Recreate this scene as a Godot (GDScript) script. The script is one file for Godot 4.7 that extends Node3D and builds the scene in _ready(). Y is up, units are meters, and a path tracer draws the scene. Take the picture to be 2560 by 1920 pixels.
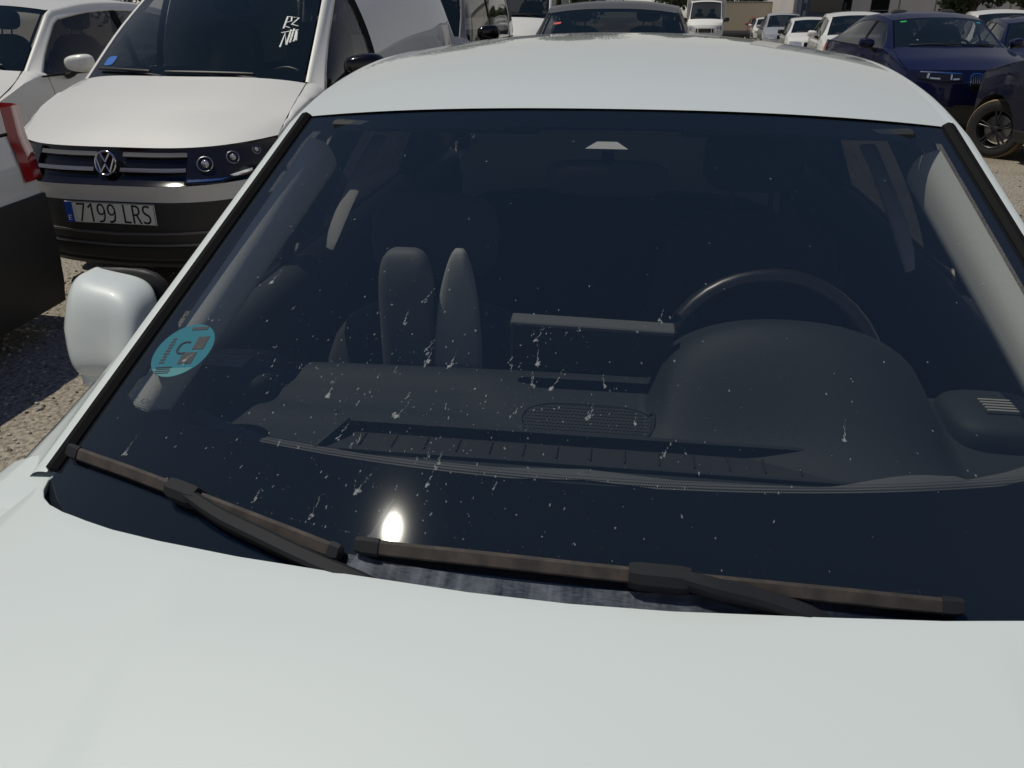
extends Node3D
# A car park in hard sun: over the bonnet of a white hatchback, through its windscreen, to the rows of parked vehicles behind it.

const YAW := deg_to_rad(-8.0)      # heading of the white hatchback and of the rows
const Z0 := 0.45                   # how far the hatchback's nose lies behind the camera
var M := {}
var names := {}
var rng := RandomNumberGenerator.new()


func _ready() -> void:
	rng.seed = 71
	setup_camera_and_light()
	materials()
	setting()
	main_car()
	delivery_van()
	parked_vehicles()
	far_things()
	far_hedge()
	pebbles()


# ---------------------------------------------------------------- camera, sky, sun
func setup_camera_and_light() -> void:
	var cam := Camera3D.new()
	cam.name = "camera"
	cam.position = Vector3(0, 1.5, 0)
	cam.rotation.x = -0.4366
	cam.fov = 52.0
	cam.near = 0.02
	cam.far = 600.0
	add_child(cam)
	cam.current = true
	var env := Environment.new()
	env.background_mode = Environment.BG_SKY
	var sm := ProceduralSkyMaterial.new()
	sm.sky_top_color = Color(0.12, 0.31, 0.58)
	sm.sky_horizon_color = Color(1.0, 0.985, 0.93)
	sm.sky_curve = 0.27
	sm.ground_bottom_color = Color(0.42, 0.38, 0.33)
	sm.ground_horizon_color = Color(0.60, 0.58, 0.54)
	sm.sun_angle_max = 2.0
	var sky := Sky.new()
	sky.sky_material = sm
	env.sky = sky
	env.background_energy_multiplier = 0.72
	env.tonemap_mode = Environment.TONE_MAPPER_LINEAR
	env.tonemap_exposure = 0.72
	env.sdfgi_enabled = true
	env.ssao_enabled = true
	env.ssil_enabled = true
	var we := WorldEnvironment.new()
	we.name = "world_environment"
	we.environment = env
	add_child(we)
	var sun := DirectionalLight3D.new()
	sun.name = "sun"
	add_child(sun)
	sun.look_at_from_position(Vector3(-0.366, 0.927, -0.074) * 20.0, Vector3.ZERO)
	sun.light_energy = 1.28
	sun.light_color = Color(1.0, 0.975, 0.91)
	sun.light_angular_distance = 0.55
	sun.shadow_enabled = true


# ---------------------------------------------------------------- materials
func mat(key: String, lin: Color, rough := 0.6, metal := 0.0) -> StandardMaterial3D:
	var m := StandardMaterial3D.new()
	m.resource_name = key
	m.albedo_color = lin.linear_to_srgb()
	m.roughness = rough
	m.metallic = metal
	M[key] = m
	return m


func paint(key: String, lin: Color, rough := 0.45) -> StandardMaterial3D:
	var m := mat(key, lin, rough)
	m.clearcoat_enabled = true
	m.clearcoat = 1.0
	m.clearcoat_roughness = 0.035
	return m


func pane(key: String, lin: Color, alpha: float, rough := 0.02) -> StandardMaterial3D:
	var m := mat(key, Color(lin.r, lin.g, lin.b), rough)
	m.transparency = BaseMaterial3D.TRANSPARENCY_ALPHA
	m.albedo_color.a = alpha
	return m


func noise_tex(freq: float, ramp: Array, seed_: int, size := 512, octaves := 4, kind := FastNoiseLite.TYPE_SIMPLEX_SMOOTH, bump := -1.0) -> NoiseTexture2D:
	var n := FastNoiseLite.new()
	n.seed = seed_
	n.noise_type = kind
	n.frequency = freq
	n.fractal_octaves = octaves
	var t := NoiseTexture2D.new()
	t.width = size
	t.height = size
	t.seamless = true
	t.noise = n
	if bump > 0.0:
		t.as_normal_map = true
		t.bump_strength = bump
	elif ramp:
		var g := Gradient.new()
		var off := PackedFloat32Array()
		var col := PackedColorArray()
		for r in ramp:
			off.append(r[0])
			col.append(r[1])
		g.offsets = off
		g.colors = col
		t.color_ramp = g
	return t


func triplanar(m: StandardMaterial3D, s: float, world := false) -> void:
	m.uv1_triplanar = true
	m.uv1_world_triplanar = world
	m.uv1_scale = Vector3(s, s, s)


func materials() -> void:
	paint("white_paint", Color(0.64, 0.70, 0.695))
	paint("white_paint_warm", Color(0.69, 0.69, 0.66))
	paint("silver_paint", Color(0.30, 0.31, 0.33), 0.35)
	paint("grey_paint", Color(0.10, 0.10, 0.11))
	paint("black_paint", Color(0.012, 0.013, 0.016))
	paint("navy_paint", Color(0.003, 0.006, 0.034))
	paint("deep_navy_paint", Color(0.004, 0.007, 0.022))
	paint("red_paint", Color(0.20, 0.010, 0.022))
	for k in ["black_paint", "navy_paint", "deep_navy_paint"]:
		M[k].clearcoat = 0.45
		M[k].metallic_specular = 0.2
	mat("black_plastic", Color(0.018, 0.018, 0.018), 0.55)
	mat("dark_plastic", Color(0.035, 0.034, 0.032), 0.6)
	mat("gloss_black", Color(0.006, 0.006, 0.007), 0.12)
	mat("rubber", Color(0.016, 0.016, 0.016), 0.5)
	mat("trim_black", Color(0.010, 0.010, 0.011), 0.65).metallic_specular = 0.15
	mat("chrome", Color(0.75, 0.76, 0.78), 0.12, 1.0)
	mat("satin_metal", Color(0.30, 0.30, 0.31), 0.35, 0.9)
	mat("slat_grey", Color(0.16, 0.16, 0.165), 0.35, 0.3)
	mat("lamp_clear", Color(0.55, 0.57, 0.60), 0.08, 0.6)
	mat("lamp_dark", Color(0.012, 0.013, 0.018), 0.06)
	mat("lamp_red", Color(0.30, 0.010, 0.012), 0.12)
	mat("lamp_amber", Color(0.5, 0.16, 0.02), 0.2)
	mat("plate_white", Color(0.78, 0.78, 0.70), 0.5)
	mat("plate_blue", Color(0.008, 0.06, 0.36), 0.5)
	mat("plate_ink", Color(0.012, 0.012, 0.014), 0.6)
	mat("marker_white", Color(0.8, 0.82, 0.8), 0.7)
	mat("sticker_cyan", Color(0.008, 0.27, 0.36), 0.6)
	mat("sticker_light", Color(0.14, 0.46, 0.48), 0.6)
	mat("sticker_brown", Color(0.09, 0.08, 0.075), 0.6)
	mat("sticker_green", Color(0.01, 0.35, 0.06), 0.6)
	mat("sticker_blue", Color(0.01, 0.12, 0.45), 0.6)
	mat("sticker_red", Color(0.5, 0.03, 0.03), 0.6)
	mat("frit", Color(0.006, 0.007, 0.010), 0.6).metallic_specular = 0.0
	mat("liner", Color(0.02, 0.02, 0.022), 0.9)
	mat("headliner", Color(0.26, 0.26, 0.25), 0.95)
	var tr := mat("pillar_trim", Color(0.50, 0.52, 0.49), 0.85)
	tr.normal_enabled = true
	tr.normal_texture = noise_tex(0.09, [], 5, 256, 3, FastNoiseLite.TYPE_SIMPLEX, 2.0)
	tr.normal_scale = 0.4
	triplanar(tr, 12.0)
	var seat := mat("seat_cloth", Color(0.030, 0.030, 0.033), 0.95)
	seat.rim_enabled = true
	seat.rim = 0.3
	mat("seat_panel", Color(0.30, 0.31, 0.29), 0.95)
	var dash := mat("dash", Color(0.011, 0.017, 0.020), 0.7)
	dash.normal_enabled = true
	dash.normal_texture = noise_tex(0.14, [], 9, 512, 3, FastNoiseLite.TYPE_CELLULAR, 4.0)
	dash.normal_scale = 0.5
	triplanar(dash, 14.0)
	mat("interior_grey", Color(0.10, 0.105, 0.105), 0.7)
	mat("dash_dark", Color(0.016, 0.017, 0.018), 0.6)
	mat("steering_leather", Color(0.015, 0.015, 0.016), 0.32)
	mat("display", Color(0.008, 0.009, 0.011), 0.08)
	mat("interior_silver", Color(0.45, 0.46, 0.47), 0.3, 0.8)
	# glass: a little green tint and dust film in the sheet itself
	pane("windscreen_glass", Color(0.026, 0.042, 0.060), 0.28, 0.034)
	pane("car_glass", Color(0.016, 0.026, 0.028), 0.48, 0.02)
	pane("side_glass", Color(0.018, 0.026, 0.026), 0.30, 0.02)
	pane("tinted_glass", Color(0.008, 0.010, 0.012), 0.88, 0.02)
	# wiper rubber with brown road dust in patches
	var wb := mat("wiper_blade", Color(1, 1, 1), 0.75)
	wb.albedo_texture = noise_tex(0.02, [[0.0, Color(0.15, 0.14, 0.135)], [0.45, Color(0.21, 0.19, 0.18)], [0.75, Color(0.28, 0.245, 0.225)], [1.0, Color(0.19, 0.175, 0.165)]], 31, 256)
	triplanar(wb, 6.0)
	mat("wiper_arm", Color(0.020, 0.022, 0.026), 0.6).metallic_specular = 0.25
	# tyres, clean and caked with dried mud
	mat("tyre", Color(0.022, 0.021, 0.020), 0.85)
	var mud := mat("muddy_tyre", Color(1, 1, 1), 0.95)
	mud.albedo_texture = noise_tex(0.03, [[0.0, Color(0.40, 0.34, 0.26)], [0.5, Color(0.56, 0.49, 0.38)], [1.0, Color(0.48, 0.42, 0.33)]], 8, 256)
	triplanar(mud, 3.0)
	mat("rim_silver", Color(0.36, 0.36, 0.37), 0.3, 0.8)
	mat("rim_dark", Color(0.05, 0.05, 0.055), 0.3, 0.6)
	# ground
	var g := mat("gravel", Color(1, 1, 1), 0.95)
	g.albedo_texture = noise_tex(0.035, [[0.0, Color(0.35, 0.335, 0.31)], [0.35, Color(0.525, 0.505, 0.47)], [0.55, Color(0.605, 0.585, 0.55)], [0.75, Color(0.68, 0.66, 0.62)], [1.0, Color(0.525, 0.51, 0.485)]], 3, 1024, 5)
	g.normal_enabled = true
	g.normal_texture = noise_tex(0.05, [], 4, 1024, 4, FastNoiseLite.TYPE_CELLULAR, 9.0)
	g.normal_scale = 1.0
	triplanar(g, 0.9, true)
	g.detail_enabled = true
	g.detail_blend_mode = BaseMaterial3D.BLEND_MODE_MUL
	g.detail_uv_layer = BaseMaterial3D.DETAIL_UV_2
	g.uv2_triplanar = true
	g.uv2_world_triplanar = true
	g.uv2_scale = Vector3(0.07, 0.07, 0.07)
	g.detail_albedo = noise_tex(0.02, [[0.0, Color(0.80, 0.77, 0.73)], [0.5, Color(0.97, 0.95, 0.92)], [1.0, Color(1.0, 1.0, 1.0)]], 14, 512)
	mat("pebble_light", Color(0.36, 0.34, 0.30), 0.95)
	mat("pebble_dark", Color(0.13, 0.115, 0.10), 0.95)
	# buildings and plants
	var w := mat("hall_wall", Color(1, 1, 1), 0.8)
	w.albedo_texture = noise_tex(0.01, [[0.0, Color(0.74, 0.73, 0.72)], [1.0, Color(0.80, 0.79, 0.775)]], 17, 256)
	triplanar(w, 0.15, true)
	mat("hall_window", Color(0.010, 0.014, 0.014), 0.1)
	mat("hall_joint", Color(0.20, 0.20, 0.20), 0.7)
	mat("hall_roof", Color(0.30, 0.30, 0.31), 0.7)
	mat("yellow_wall", Color(0.52, 0.47, 0.36), 0.9)
	mat("bark", Color(0.06, 0.045, 0.03), 0.95)
	for k in 3:
		var lf := mat("leaf_%d" % k, [Color(0.045, 0.062, 0.022), Color(0.030, 0.048, 0.020), Color(0.060, 0.070, 0.028)][k], 0.7)
		lf.backlight_enabled = true
		lf.backlight = Color(0.12, 0.16, 0.04)
	mat("lorry_blue", Color(0.012, 0.03, 0.075), 0.4)
	mat("lorry_box", Color(0.66, 0.66, 0.64), 0.6)


# ---------------------------------------------------------------- mesh helpers
func surf(rows: Array) -> ArrayMesh:
	var n := rows.size()
	var m: int = rows[0].size()
	var v := PackedVector3Array()
	var nn := PackedVector3Array()
	var uv := PackedVector2Array()
	var ix := PackedInt32Array()
	nn.resize(n * m)
	for i in n:
		for j in m:
			v.append(rows[i][j])
			uv.append(Vector2(float(j) / maxi(1, m - 1), float(i) / maxi(1, n - 1)))
	for i in n - 1:
		for j in m - 1:
			var a := i * m + j
			for t in [[a, a + 1, a + m], [a + 1, a + m + 1, a + m]]:
				var c := (v[t[2]] - v[t[0]]).cross(v[t[1]] - v[t[0]])
				if c.length_squared() < 1e-16:
					continue
				ix.append_array(PackedInt32Array(t))
				for k in t:
					nn[k] += c
	for k in nn.size():
		nn[k] = nn[k].normalized() if nn[k].length_squared() > 1e-20 else Vector3.UP
	var arr := []
	arr.resize(Mesh.ARRAY_MAX)
	arr[Mesh.ARRAY_VERTEX] = v
	arr[Mesh.ARRAY_NORMAL] = nn
	arr[Mesh.ARRAY_TEX_UV] = uv
	arr[Mesh.ARRAY_INDEX] = ix
	var am := ArrayMesh.new()
	am.add_surface_from_arrays(Mesh.PRIMITIVE_TRIANGLES, arr)
	return am


func join(list: Array) -> ArrayMesh:
	var st := SurfaceTool.new()
	st.begin(Mesh.PRIMITIVE_TRIANGLES)
	for m in list:
		if m is Array:
			st.append_from(m[0], 0, m[1])
		else:
			st.append_from(m, 0, Transform3D.IDENTITY)
	return st.commit()


# A box with rounded-off edges: centre c, half size h, chamfer b.
func bbox(c: Vector3, h: Vector3, b := 0.005) -> ArrayMesh:
	var st := SurfaceTool.new()
	st.begin(Mesh.PRIMITIVE_TRIANGLES)
	var axes := [Vector3.RIGHT, Vector3.UP, Vector3.BACK]
	var i := h - Vector3(b, b, b)
	var quad := func(p: Array, out: Vector3) -> void:
		var nrm: Vector3 = (p[2] - p[0]).cross(p[1] - p[0])
		var q := p
		if nrm.dot(out) < 0:
			q = [p[0], p[3], p[2], p[1]]
		for k in [0, 1, 2, 0, 2, 3]:
			st.set_normal(out.normalized())
			st.add_vertex(c + q[k])
	for a in 3:
		var u: Vector3 = axes[(a + 1) % 3]
		var w: Vector3 = axes[(a + 2) % 3]
		for s in [-1.0, 1.0]:
			var o: Vector3 = axes[a] * s * h[a]
			var du: Vector3 = u * i[(a + 1) % 3]
			var dw: Vector3 = w * i[(a + 2) % 3]
			quad.call([o - du - dw, o + du - dw, o + du + dw, o - du + dw], axes[a] * s)
			for s2 in [-1.0, 1.0]:
				# chamfer between face a and face a+1
				var n1: Vector3 = axes[a] * s
				var n2: Vector3 = u * s2
				var p1: Vector3 = n1 * h[a] + n2 * i[(a + 1) % 3]
				var p2: Vector3 = n1 * i[a] + n2 * h[(a + 1) % 3]
				quad.call([p1 - dw, p1 + dw, p2 + dw, p2 - dw], n1 + n2)
				for s3 in [-1.0, 1.0]:
					if a == 0:
						var n3: Vector3 = w * s3
						var p3: Vector3 = n1 * i[0] + n2 * i[1] + n3 * h[2]
						var q1: Vector3 = p1 + n3 * i[2]
						var q2: Vector3 = p2 + n3 * i[2]
						quad.call([q1, q2, p3, p3], n1 + n2 + n3)
	return st.commit()


# A tube along a path; r is one radius or one for each point; flat squashes it along up.
func tube(path: Array, r, seg := 8, flat := 1.0, closed := false) -> ArrayMesh:
	var rows := []
	var n := path.size()
	for i in n:
		var a: Vector3 = path[(i - 1 + n) % n] if closed else path[maxi(0, i - 1)]
		var b: Vector3 = path[(i + 1) % n] if closed else path[mini(n - 1, i + 1)]
		var d := (b - a).normalized()
		var side := d.cross(Vector3.UP)
		if side.length() < 0.05:
			side = d.cross(Vector3.BACK)
		side = side.normalized()
		var up := side.cross(d).normalized()
		var rr: float = r[i] if r is Array else r
		var row := PackedVector3Array()
		for k in seg + 1:
			var t := TAU * k / seg
			row.append(path[i] + side * cos(t) * rr + up * sin(t) * rr * flat)
		rows.append(row)
	if closed:
		rows.append(rows[0])
	else:
		for e in [0, n - 1]:
			var cap := PackedVector3Array()
			for k in seg + 1:
				cap.append(path[e])
			if e == 0:
				rows.insert(0, cap)
			else:
				rows.append(cap)
	return surf(rows)


# Turned about the x axis: profile of Vector2(radius, x).
func lathe_x(prof: Array, seg := 28) -> ArrayMesh:
	var rows := []
	for p in prof:
		var row := PackedVector3Array()
		for k in seg + 1:
			var t := TAU * k / seg
			row.append(Vector3(p.y, cos(t) * p.x, sin(t) * p.x))
		rows.append(row)
	return surf(rows)


# A rounded lump (superellipsoid), optionally pushed about by a function of its unit point.
func lump(c: Vector3, h: Vector3, e := 0.6, nu := 20, nv := 14, bend = null) -> ArrayMesh:
	var rows := []
	for i in nv + 1:
		var la := -PI / 2 + PI * i / nv
		var row := PackedVector3Array()
		for j in nu + 1:
			var lo := TAU * j / nu
			var q := Vector3(sgp(cos(la), e) * sgp(cos(lo), e), sgp(sin(la), e), sgp(cos(la), e) * sgp(sin(lo), e))
			var p := q * h
			if bend != null:
				p = bend.call(q, p)
			row.append(c + p)
		rows.append(row)
	return surf(rows)


func sgp(x: float, e: float) -> float:
	return signf(x) * pow(absf(x), e)


# A flat sheet of outline pts (in its own plane, counted round), with thickness, as a fan.
func plate_of(pts: Array, thick: Vector3) -> ArrayMesh:
	var c := Vector3.ZERO
	for p in pts:
		c += p
	c /= pts.size()
	var a := PackedVector3Array()
	var b := PackedVector3Array()
	var d := PackedVector3Array()
	for k in pts.size() + 1:
		a.append(c + thick)
		b.append(pts[k % pts.size()] + thick)
		d.append(pts[k % pts.size()])
	return join([surf([a, b]), surf([b, d])])


static func cr(p: Array, f: float) -> Vector3:
	var n := p.size()
	if n == 2:
		return p[0].lerp(p[1], f)
	var x := clampf(f, 0.0, 1.0) * (n - 1)
	var i := mini(int(x), n - 2)
	var t := x - i
	var a: Vector3 = p[i - 1] if i > 0 else p[0] * 2.0 - p[1]
	var d: Vector3 = p[i + 2] if i < n - 2 else p[n - 1] * 2.0 - p[n - 2]
	return p[i].cubic_interpolate(p[i + 1], a, d, t)


static func table(t: Array, x: float) -> float:
	if x <= t[0][0]:
		return t[0][1]
	for i in t.size() - 1:
		if x <= t[i + 1][0]:
			return lerpf(t[i][1], t[i + 1][1], (x - t[i][0]) / (t[i + 1][0] - t[i][0]))
	return t[t.size() - 1][1]


# ---------------------------------------------------------------- scene tree helpers
func thing(called: String, label: String, category: String, at := Vector3.ZERO, turn := 0.0, group := "") -> Node3D:
	var o := Node3D.new()
	names[called] = names.get(called, -1) + 1
	o.name = called if names[called] == 0 else "%s_%03d" % [called, names[called]]
	add_child(o)
	o.position = at
	o.rotation.y = turn
	o.set_meta("label", label)
	o.set_meta("category", category)
	if group:
		o.set_meta("group", group)
	return o


func part(called: String, mesh: Mesh, material, parent: Node, label := "") -> MeshInstance3D:
	var o := MeshInstance3D.new()
	o.name = called
	o.mesh = mesh
	o.material_override = M[material] if material is String else material
	parent.add_child(o, true)
	if label:
		o.set_meta("label", label)
	return o


func structure(called: String, mesh: Mesh, material) -> MeshInstance3D:
	var o := part(called, mesh, material, self)
	o.set_meta("kind", "structure")
	return o


# ---------------------------------------------------------------- the shape of a vehicle
# Local axes: nose at z = 0 and the tail at z = -length, x to the viewer's right when one faces the nose, y up.
class Shape:
	var w := 0.88
	var length := 4.1
	var sill := 0.24
	var nose := 0.45
	var ylo := 0.20
	var fe := 3.0                      # how square the nose is in plan
	var lean := [[0.2, 0.08], [0.4, 0.0], [0.6, 0.02], [0.8, 0.10]]
	var hc := []                       # bonnet: centre line and edge, front to back
	var he := []
	var hexp := 2.6
	var c := [[], [], []]              # windscreen, roof, rear window: centre lines and edges
	var e := [[], [], []]
	var exps := [2.1, 2.4, 2.2]
	var belt0 := 0.92
	var belt1 := 1.0
	var belt_x := 0.945
	var rail_out := Vector3(0.03, -0.02, 0)
	var axle_f := -0.86
	var axle_r := -3.4
	var wheel_r := 0.31
	var arch := 0.36
	var win_in := 0.055
	var bulge := 0.02
	var rails := []

	func ready() -> void:
		he[0] = nose_point(1.0, 1.0)
		hc[0] = nose_point(0.0, 1.0)
		rails.clear()
		for u in 91:
			var p := edge(u / 30.0)
			if rails.is_empty() or p.z < rails[-1].z - 0.001:
				rails.append(p)

	func plan(z: float) -> float:
		var d := -z
		if d < 1.1:
			return w * (1.0 - 0.06 * pow((1.1 - d) / 0.65, 2.0))
		if d > length - 0.9:
			return w * (1.0 - 0.07 * pow((d - length + 0.9) / 0.9, 2.0))
		return w

	func belt(z: float) -> float:
		var y := lerpf(belt0, belt1, clampf(-z / length, 0.0, 1.0))
		var end: float = he[-1].z
		if z <= end:
			return y
		# along the front wing the shoulder follows the bonnet edge
		var last := Vector2(nose, hood_e - 0.012)
		for i in range(1, he.size()):
			var k := float(i) / (he.size() - 1)
			var q := Vector2(-he[i].z, lerpf(he[i].y - 0.02, lerpf(belt0, belt1, -he[i].z / length), k * k * k))
			if -z <= q.x:
				return lerpf(last.y, q.y, clampf((-z - last.x) / maxf(0.01, q.x - last.x), 0.0, 1.0))
			last = q
		return y

	func sect(t: float) -> float:
		var k := [0.955, 0.982, 0.996, 1.0, 0.998, 0.985, 0.0]
		k[6] = 0.955
		var x := clampf(t, 0.0, 1.0) * 6.0
		var i := mini(int(x), 5)
		var f := x - i
		f = f * f * (3.0 - 2.0 * f)
		return lerpf(k[i], k[i + 1], f)

	func side_x(z: float, y: float) -> float:
		return plan(z) * sect((y - sill) / (belt(z) - sill))

	func low(z: float) -> float:
		for a in [axle_f, axle_r]:
			var d: float = absf(z - a)
			if d < arch:
				return maxf(sill, wheel_r + sqrt(arch * arch - d * d) * 0.98)
		return sill

	# the nose: a across (-1..1), v up (0..1)
	func top_y(a: float) -> float:
		return lerpf(hood_c, hood_e, pow(absf(a), hexp))
	var hood_c := 0.74
	var hood_e := 0.72

	func nose_point(a: float, v: float) -> Vector3:
		var y := lerpf(ylo, top_y(a), v)
		var ln := 0.0
		var t := lean
		ln = t[t.size() - 1][1]
		if y <= t[0][0]:
			ln = t[0][1]
		else:
			for i in t.size() - 1:
				if y <= t[i + 1][0]:
					var f: float = (y - t[i][0]) / (t[i + 1][0] - t[i][0])
					ln = lerpf(t[i][1], t[i + 1][1], f * f * (3.0 - 2.0 * f))
					break
		var xe := side_x(-nose, minf(y, belt(-nose)))
		return Vector3(a * xe, y, -ln - (nose - ln) * pow(absf(a), fe))

	func nose_out(a: float, v: float, off: float) -> Vector3:
		var p := nose_point(a, v)
		var n := (nose_point(a + 0.01, v) - nose_point(a - 0.01, v)).cross(nose_point(a, minf(v + 0.01, 1.0)) - nose_point(a, v - 0.01)).normalized()
		if n.z < 0:
			n = -n
		return p + n * off

	func hood(k: float, s: float) -> Vector3:
		var a := Vector3.ZERO
		var b := Vector3.ZERO
		a = crv(hc, k)
		b = crv(he, k)
		var p := Vector3(s * b.x, lerpf(a.y, b.y, pow(absf(s), hexp)), lerpf(a.z, b.z, pow(absf(s), lerpf(fe, 2.1, minf(1.0, k * 2.0)))))
		return p

	static func crv(p: Array, f: float) -> Vector3:
		var n := p.size()
		if n == 2:
			return p[0].lerp(p[1], f)
		var x := clampf(f, 0.0, 1.0) * (n - 1)
		var i := mini(int(x), n - 2)
		var a: Vector3 = p[i - 1] if i > 0 else p[0] * 2.0 - p[1]
		var d: Vector3 = p[i + 2] if i < n - 2 else p[n - 1] * 2.0 - p[n - 2]
		return p[i].cubic_interpolate(p[i + 1], a, d, x - i)

	func edge(u: float) -> Vector3:
		var i := clampi(int(u), 0, 2)
		return crv(e[i], u - i)

	# windscreen (u 0..1), roof (1..2), rear window (2..3)
	func upper(u: float, s: float, off := 0.0) -> Vector3:
		var i := clampi(int(u), 0, 2)
		var p := raw_upper(i, u - i, s)
		if off != 0.0:
			p += normal(i, u - i, s) * off
		return p

	func piece(i: int, f: float, s: float, off := 0.0) -> Vector3:
		var p := raw_upper(i, f, s)
		return p + normal(i, f, s) * off if off != 0.0 else p

	func raw_upper(i: int, f: float, s: float) -> Vector3:
		var a := crv(c[i], f)
		var b := crv(e[i], f)
		var k := pow(absf(s), exps[i])
		return Vector3(s * b.x, lerpf(a.y, b.y, k), lerpf(a.z, b.z, k))

	func normal(i: int, f: float, s: float) -> Vector3:
		var d := 0.004
		var n := (raw_upper(i, f, s + d) - raw_upper(i, f, s - d)).cross(raw_upper(i, f + d, s) - raw_upper(i, f - d, s)).normalized()
		if i == 2:
			return n if n.y - n.z > 0 else -n
		return n if n.y > 0 else -n

	func rail(z: float) -> Vector3:
		if z >= rails[0].z:
			return rails[0] + rail_out
		for i in rails.size() - 1:
			if z >= rails[i + 1].z:
				var f: float = (z - rails[i].z) / (rails[i + 1].z - rails[i].z)
				return rails[i].lerp(rails[i + 1], f) + rail_out
		return rails[-1] + rail_out

	# greenhouse side: t 0 at the belt, 1 at the roof rail
	func glass_side(z: float, t: float, off := 0.0) -> Vector3:
		var r := rail(z)
		var y := belt(z)
		var b := Vector3(plan(z) * belt_x, minf(y, r.y - 0.005), z)
		return b.lerp(Vector3(r.x, r.y, z), t) + Vector3(bulge * sin(PI * t) + off, 0, 0)


func flipx(p: Vector3, s: float) -> Vector3:
	return Vector3(p.x * s, p.y, p.z)


func nose_patch(sh: Shape, cols: Array, off: float, nv := 4, mirror := 1.0, skirt := true) -> ArrayMesh:
	# cols: [a, v0, v1] from one side to the other
	var rows := []
	var fine := []
	for i in cols.size() - 1:
		for k in 4:
			var f := k / 4.0
			fine.append([lerpf(cols[i][0], cols[i + 1][0], f), lerpf(cols[i][1], cols[i + 1][1], f), lerpf(cols[i][2], cols[i + 1][2], f)])
	fine.append(cols[-1])
	for j in nv + 1:
		var row := PackedVector3Array()
		for q in fine:
			row.append(flipx(sh.nose_out(q[0], lerpf(q[1], q[2], float(j) / nv), off), mirror))
		rows.append(row)
	var list := [surf(rows)]
	if skirt:
		var lo := PackedVector3Array()
		var hi := PackedVector3Array()
		for q in fine:
			lo.append(flipx(sh.nose_out(q[0], q[1], -0.004), mirror))
			hi.append(flipx(sh.nose_out(q[0], q[2], -0.004), mirror))
		list.append(surf([lo, rows[0]]))
		list.append(surf([rows[-1], hi]))
		for q in [fine[0], fine[-1]]:
			var a := PackedVector3Array()
			var b := PackedVector3Array()
			for j in nv + 1:
				var v := lerpf(q[1], q[2], float(j) / nv)
				a.append(flipx(sh.nose_out(q[0], v, -0.004), mirror))
				b.append(flipx(sh.nose_out(q[0], v, off), mirror))
			list.append(surf([a, b]))
	return join(list)


func upper_patch(sh: Shape, i: int, f0: float, f1: float, s0: float, s1: float, off: float, nf := 12, ns := 16) -> ArrayMesh:
	var rows := []
	for a in nf + 1:
		var row := PackedVector3Array()
		for b in ns + 1:
			row.append(sh.piece(i, lerpf(f0, f1, float(a) / nf), lerpf(s0, s1, float(b) / ns), off))
		rows.append(row)
	return surf(rows)


func stations(sh: Shape, z0: float, z1: float, step := 0.1) -> Array:
	var s := [z0, z1]
	var n := int(ceil(absf(z1 - z0) / step))
	for k in range(1, n):
		s.append(lerpf(z0, z1, float(k) / n))
	for a in [sh.axle_f, sh.axle_r]:
		for d in [1.003, 0.9995, 0.97, 0.9, 0.8, 0.65, 0.45, 0.2]:
			for q in [-1.0, 1.0]:
				s.append(a + q * d * sh.arch)
	var out := []
	for z in s:
		if z <= maxf(z0, z1) + 1e-6 and z >= minf(z0, z1) - 1e-6:
			out.append(z)
	out.sort()
	out.reverse()
	return out


func side_panel(sh: Shape, z0: float, z1: float, sx: float, fender := false, off := 0.0, ylo_k := 0.0, yhi_k := 1.0) -> ArrayMesh:
	var rows := []
	for z in stations(sh, z0, z1):
		var row := PackedVector3Array()
		var y0: float = sh.low(z)
		var y1: float = sh.belt(z)
		y0 = lerpf(y0, y1, ylo_k)
		var ytop := lerpf(sh.low(z), y1, yhi_k)
		for k in 13:
			var y := lerpf(y0, ytop, k / 12.0)
			row.append(Vector3((sh.side_x(z, y) + off) * sx, y, z))
		if fender:
			# roll over to the bonnet edge
			var f := 0.0
			for q in 25:
				if sh.crv(sh.he, q / 24.0).z >= z:
					f = q / 24.0
			var h: Vector3 = sh.crv(sh.he, f)
			var b: Vector3 = row[12]
			for k in range(1, 7):
				var t := k / 6.0
				row.append(Vector3(lerpf(b.x, h.x * sx, 1.0 - cos(t * PI / 2)), lerpf(b.y, h.y, sin(t * PI / 2)), z))
		else:
			for k in range(1, 7):
				# the belt turns in towards the glass
				var b2: Vector3 = row[12]
				var gx := sh.plan(z) * sh.belt_x * sx
				row.append(Vector3(lerpf(b2.x, gx, k / 6.0), b2.y + 0.006 * sin(k / 6.0 * PI), z))
		rows.append(row)
	return surf(rows)


func side_glass(sh: Shape, z0: float, z1: float, t0: float, inset: float, sx: float, off: float, n := 16) -> ArrayMesh:
	var rows := []
	for i in n + 1:
		var z := lerpf(z0, z1, float(i) / n)
		var r := sh.rail(z)
		var b := sh.glass_side(z, 0.0)
		var hgt := maxf(0.02, r.y - b.y)
		var t1 := maxf(t0 + 0.01, 1.0 - inset / hgt)
		var row := PackedVector3Array()
		for j in 9:
			row.append(flipx(sh.glass_side(z, lerpf(t0, t1, j / 8.0), off), sx))
		rows.append(row)
	return surf(rows)


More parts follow.
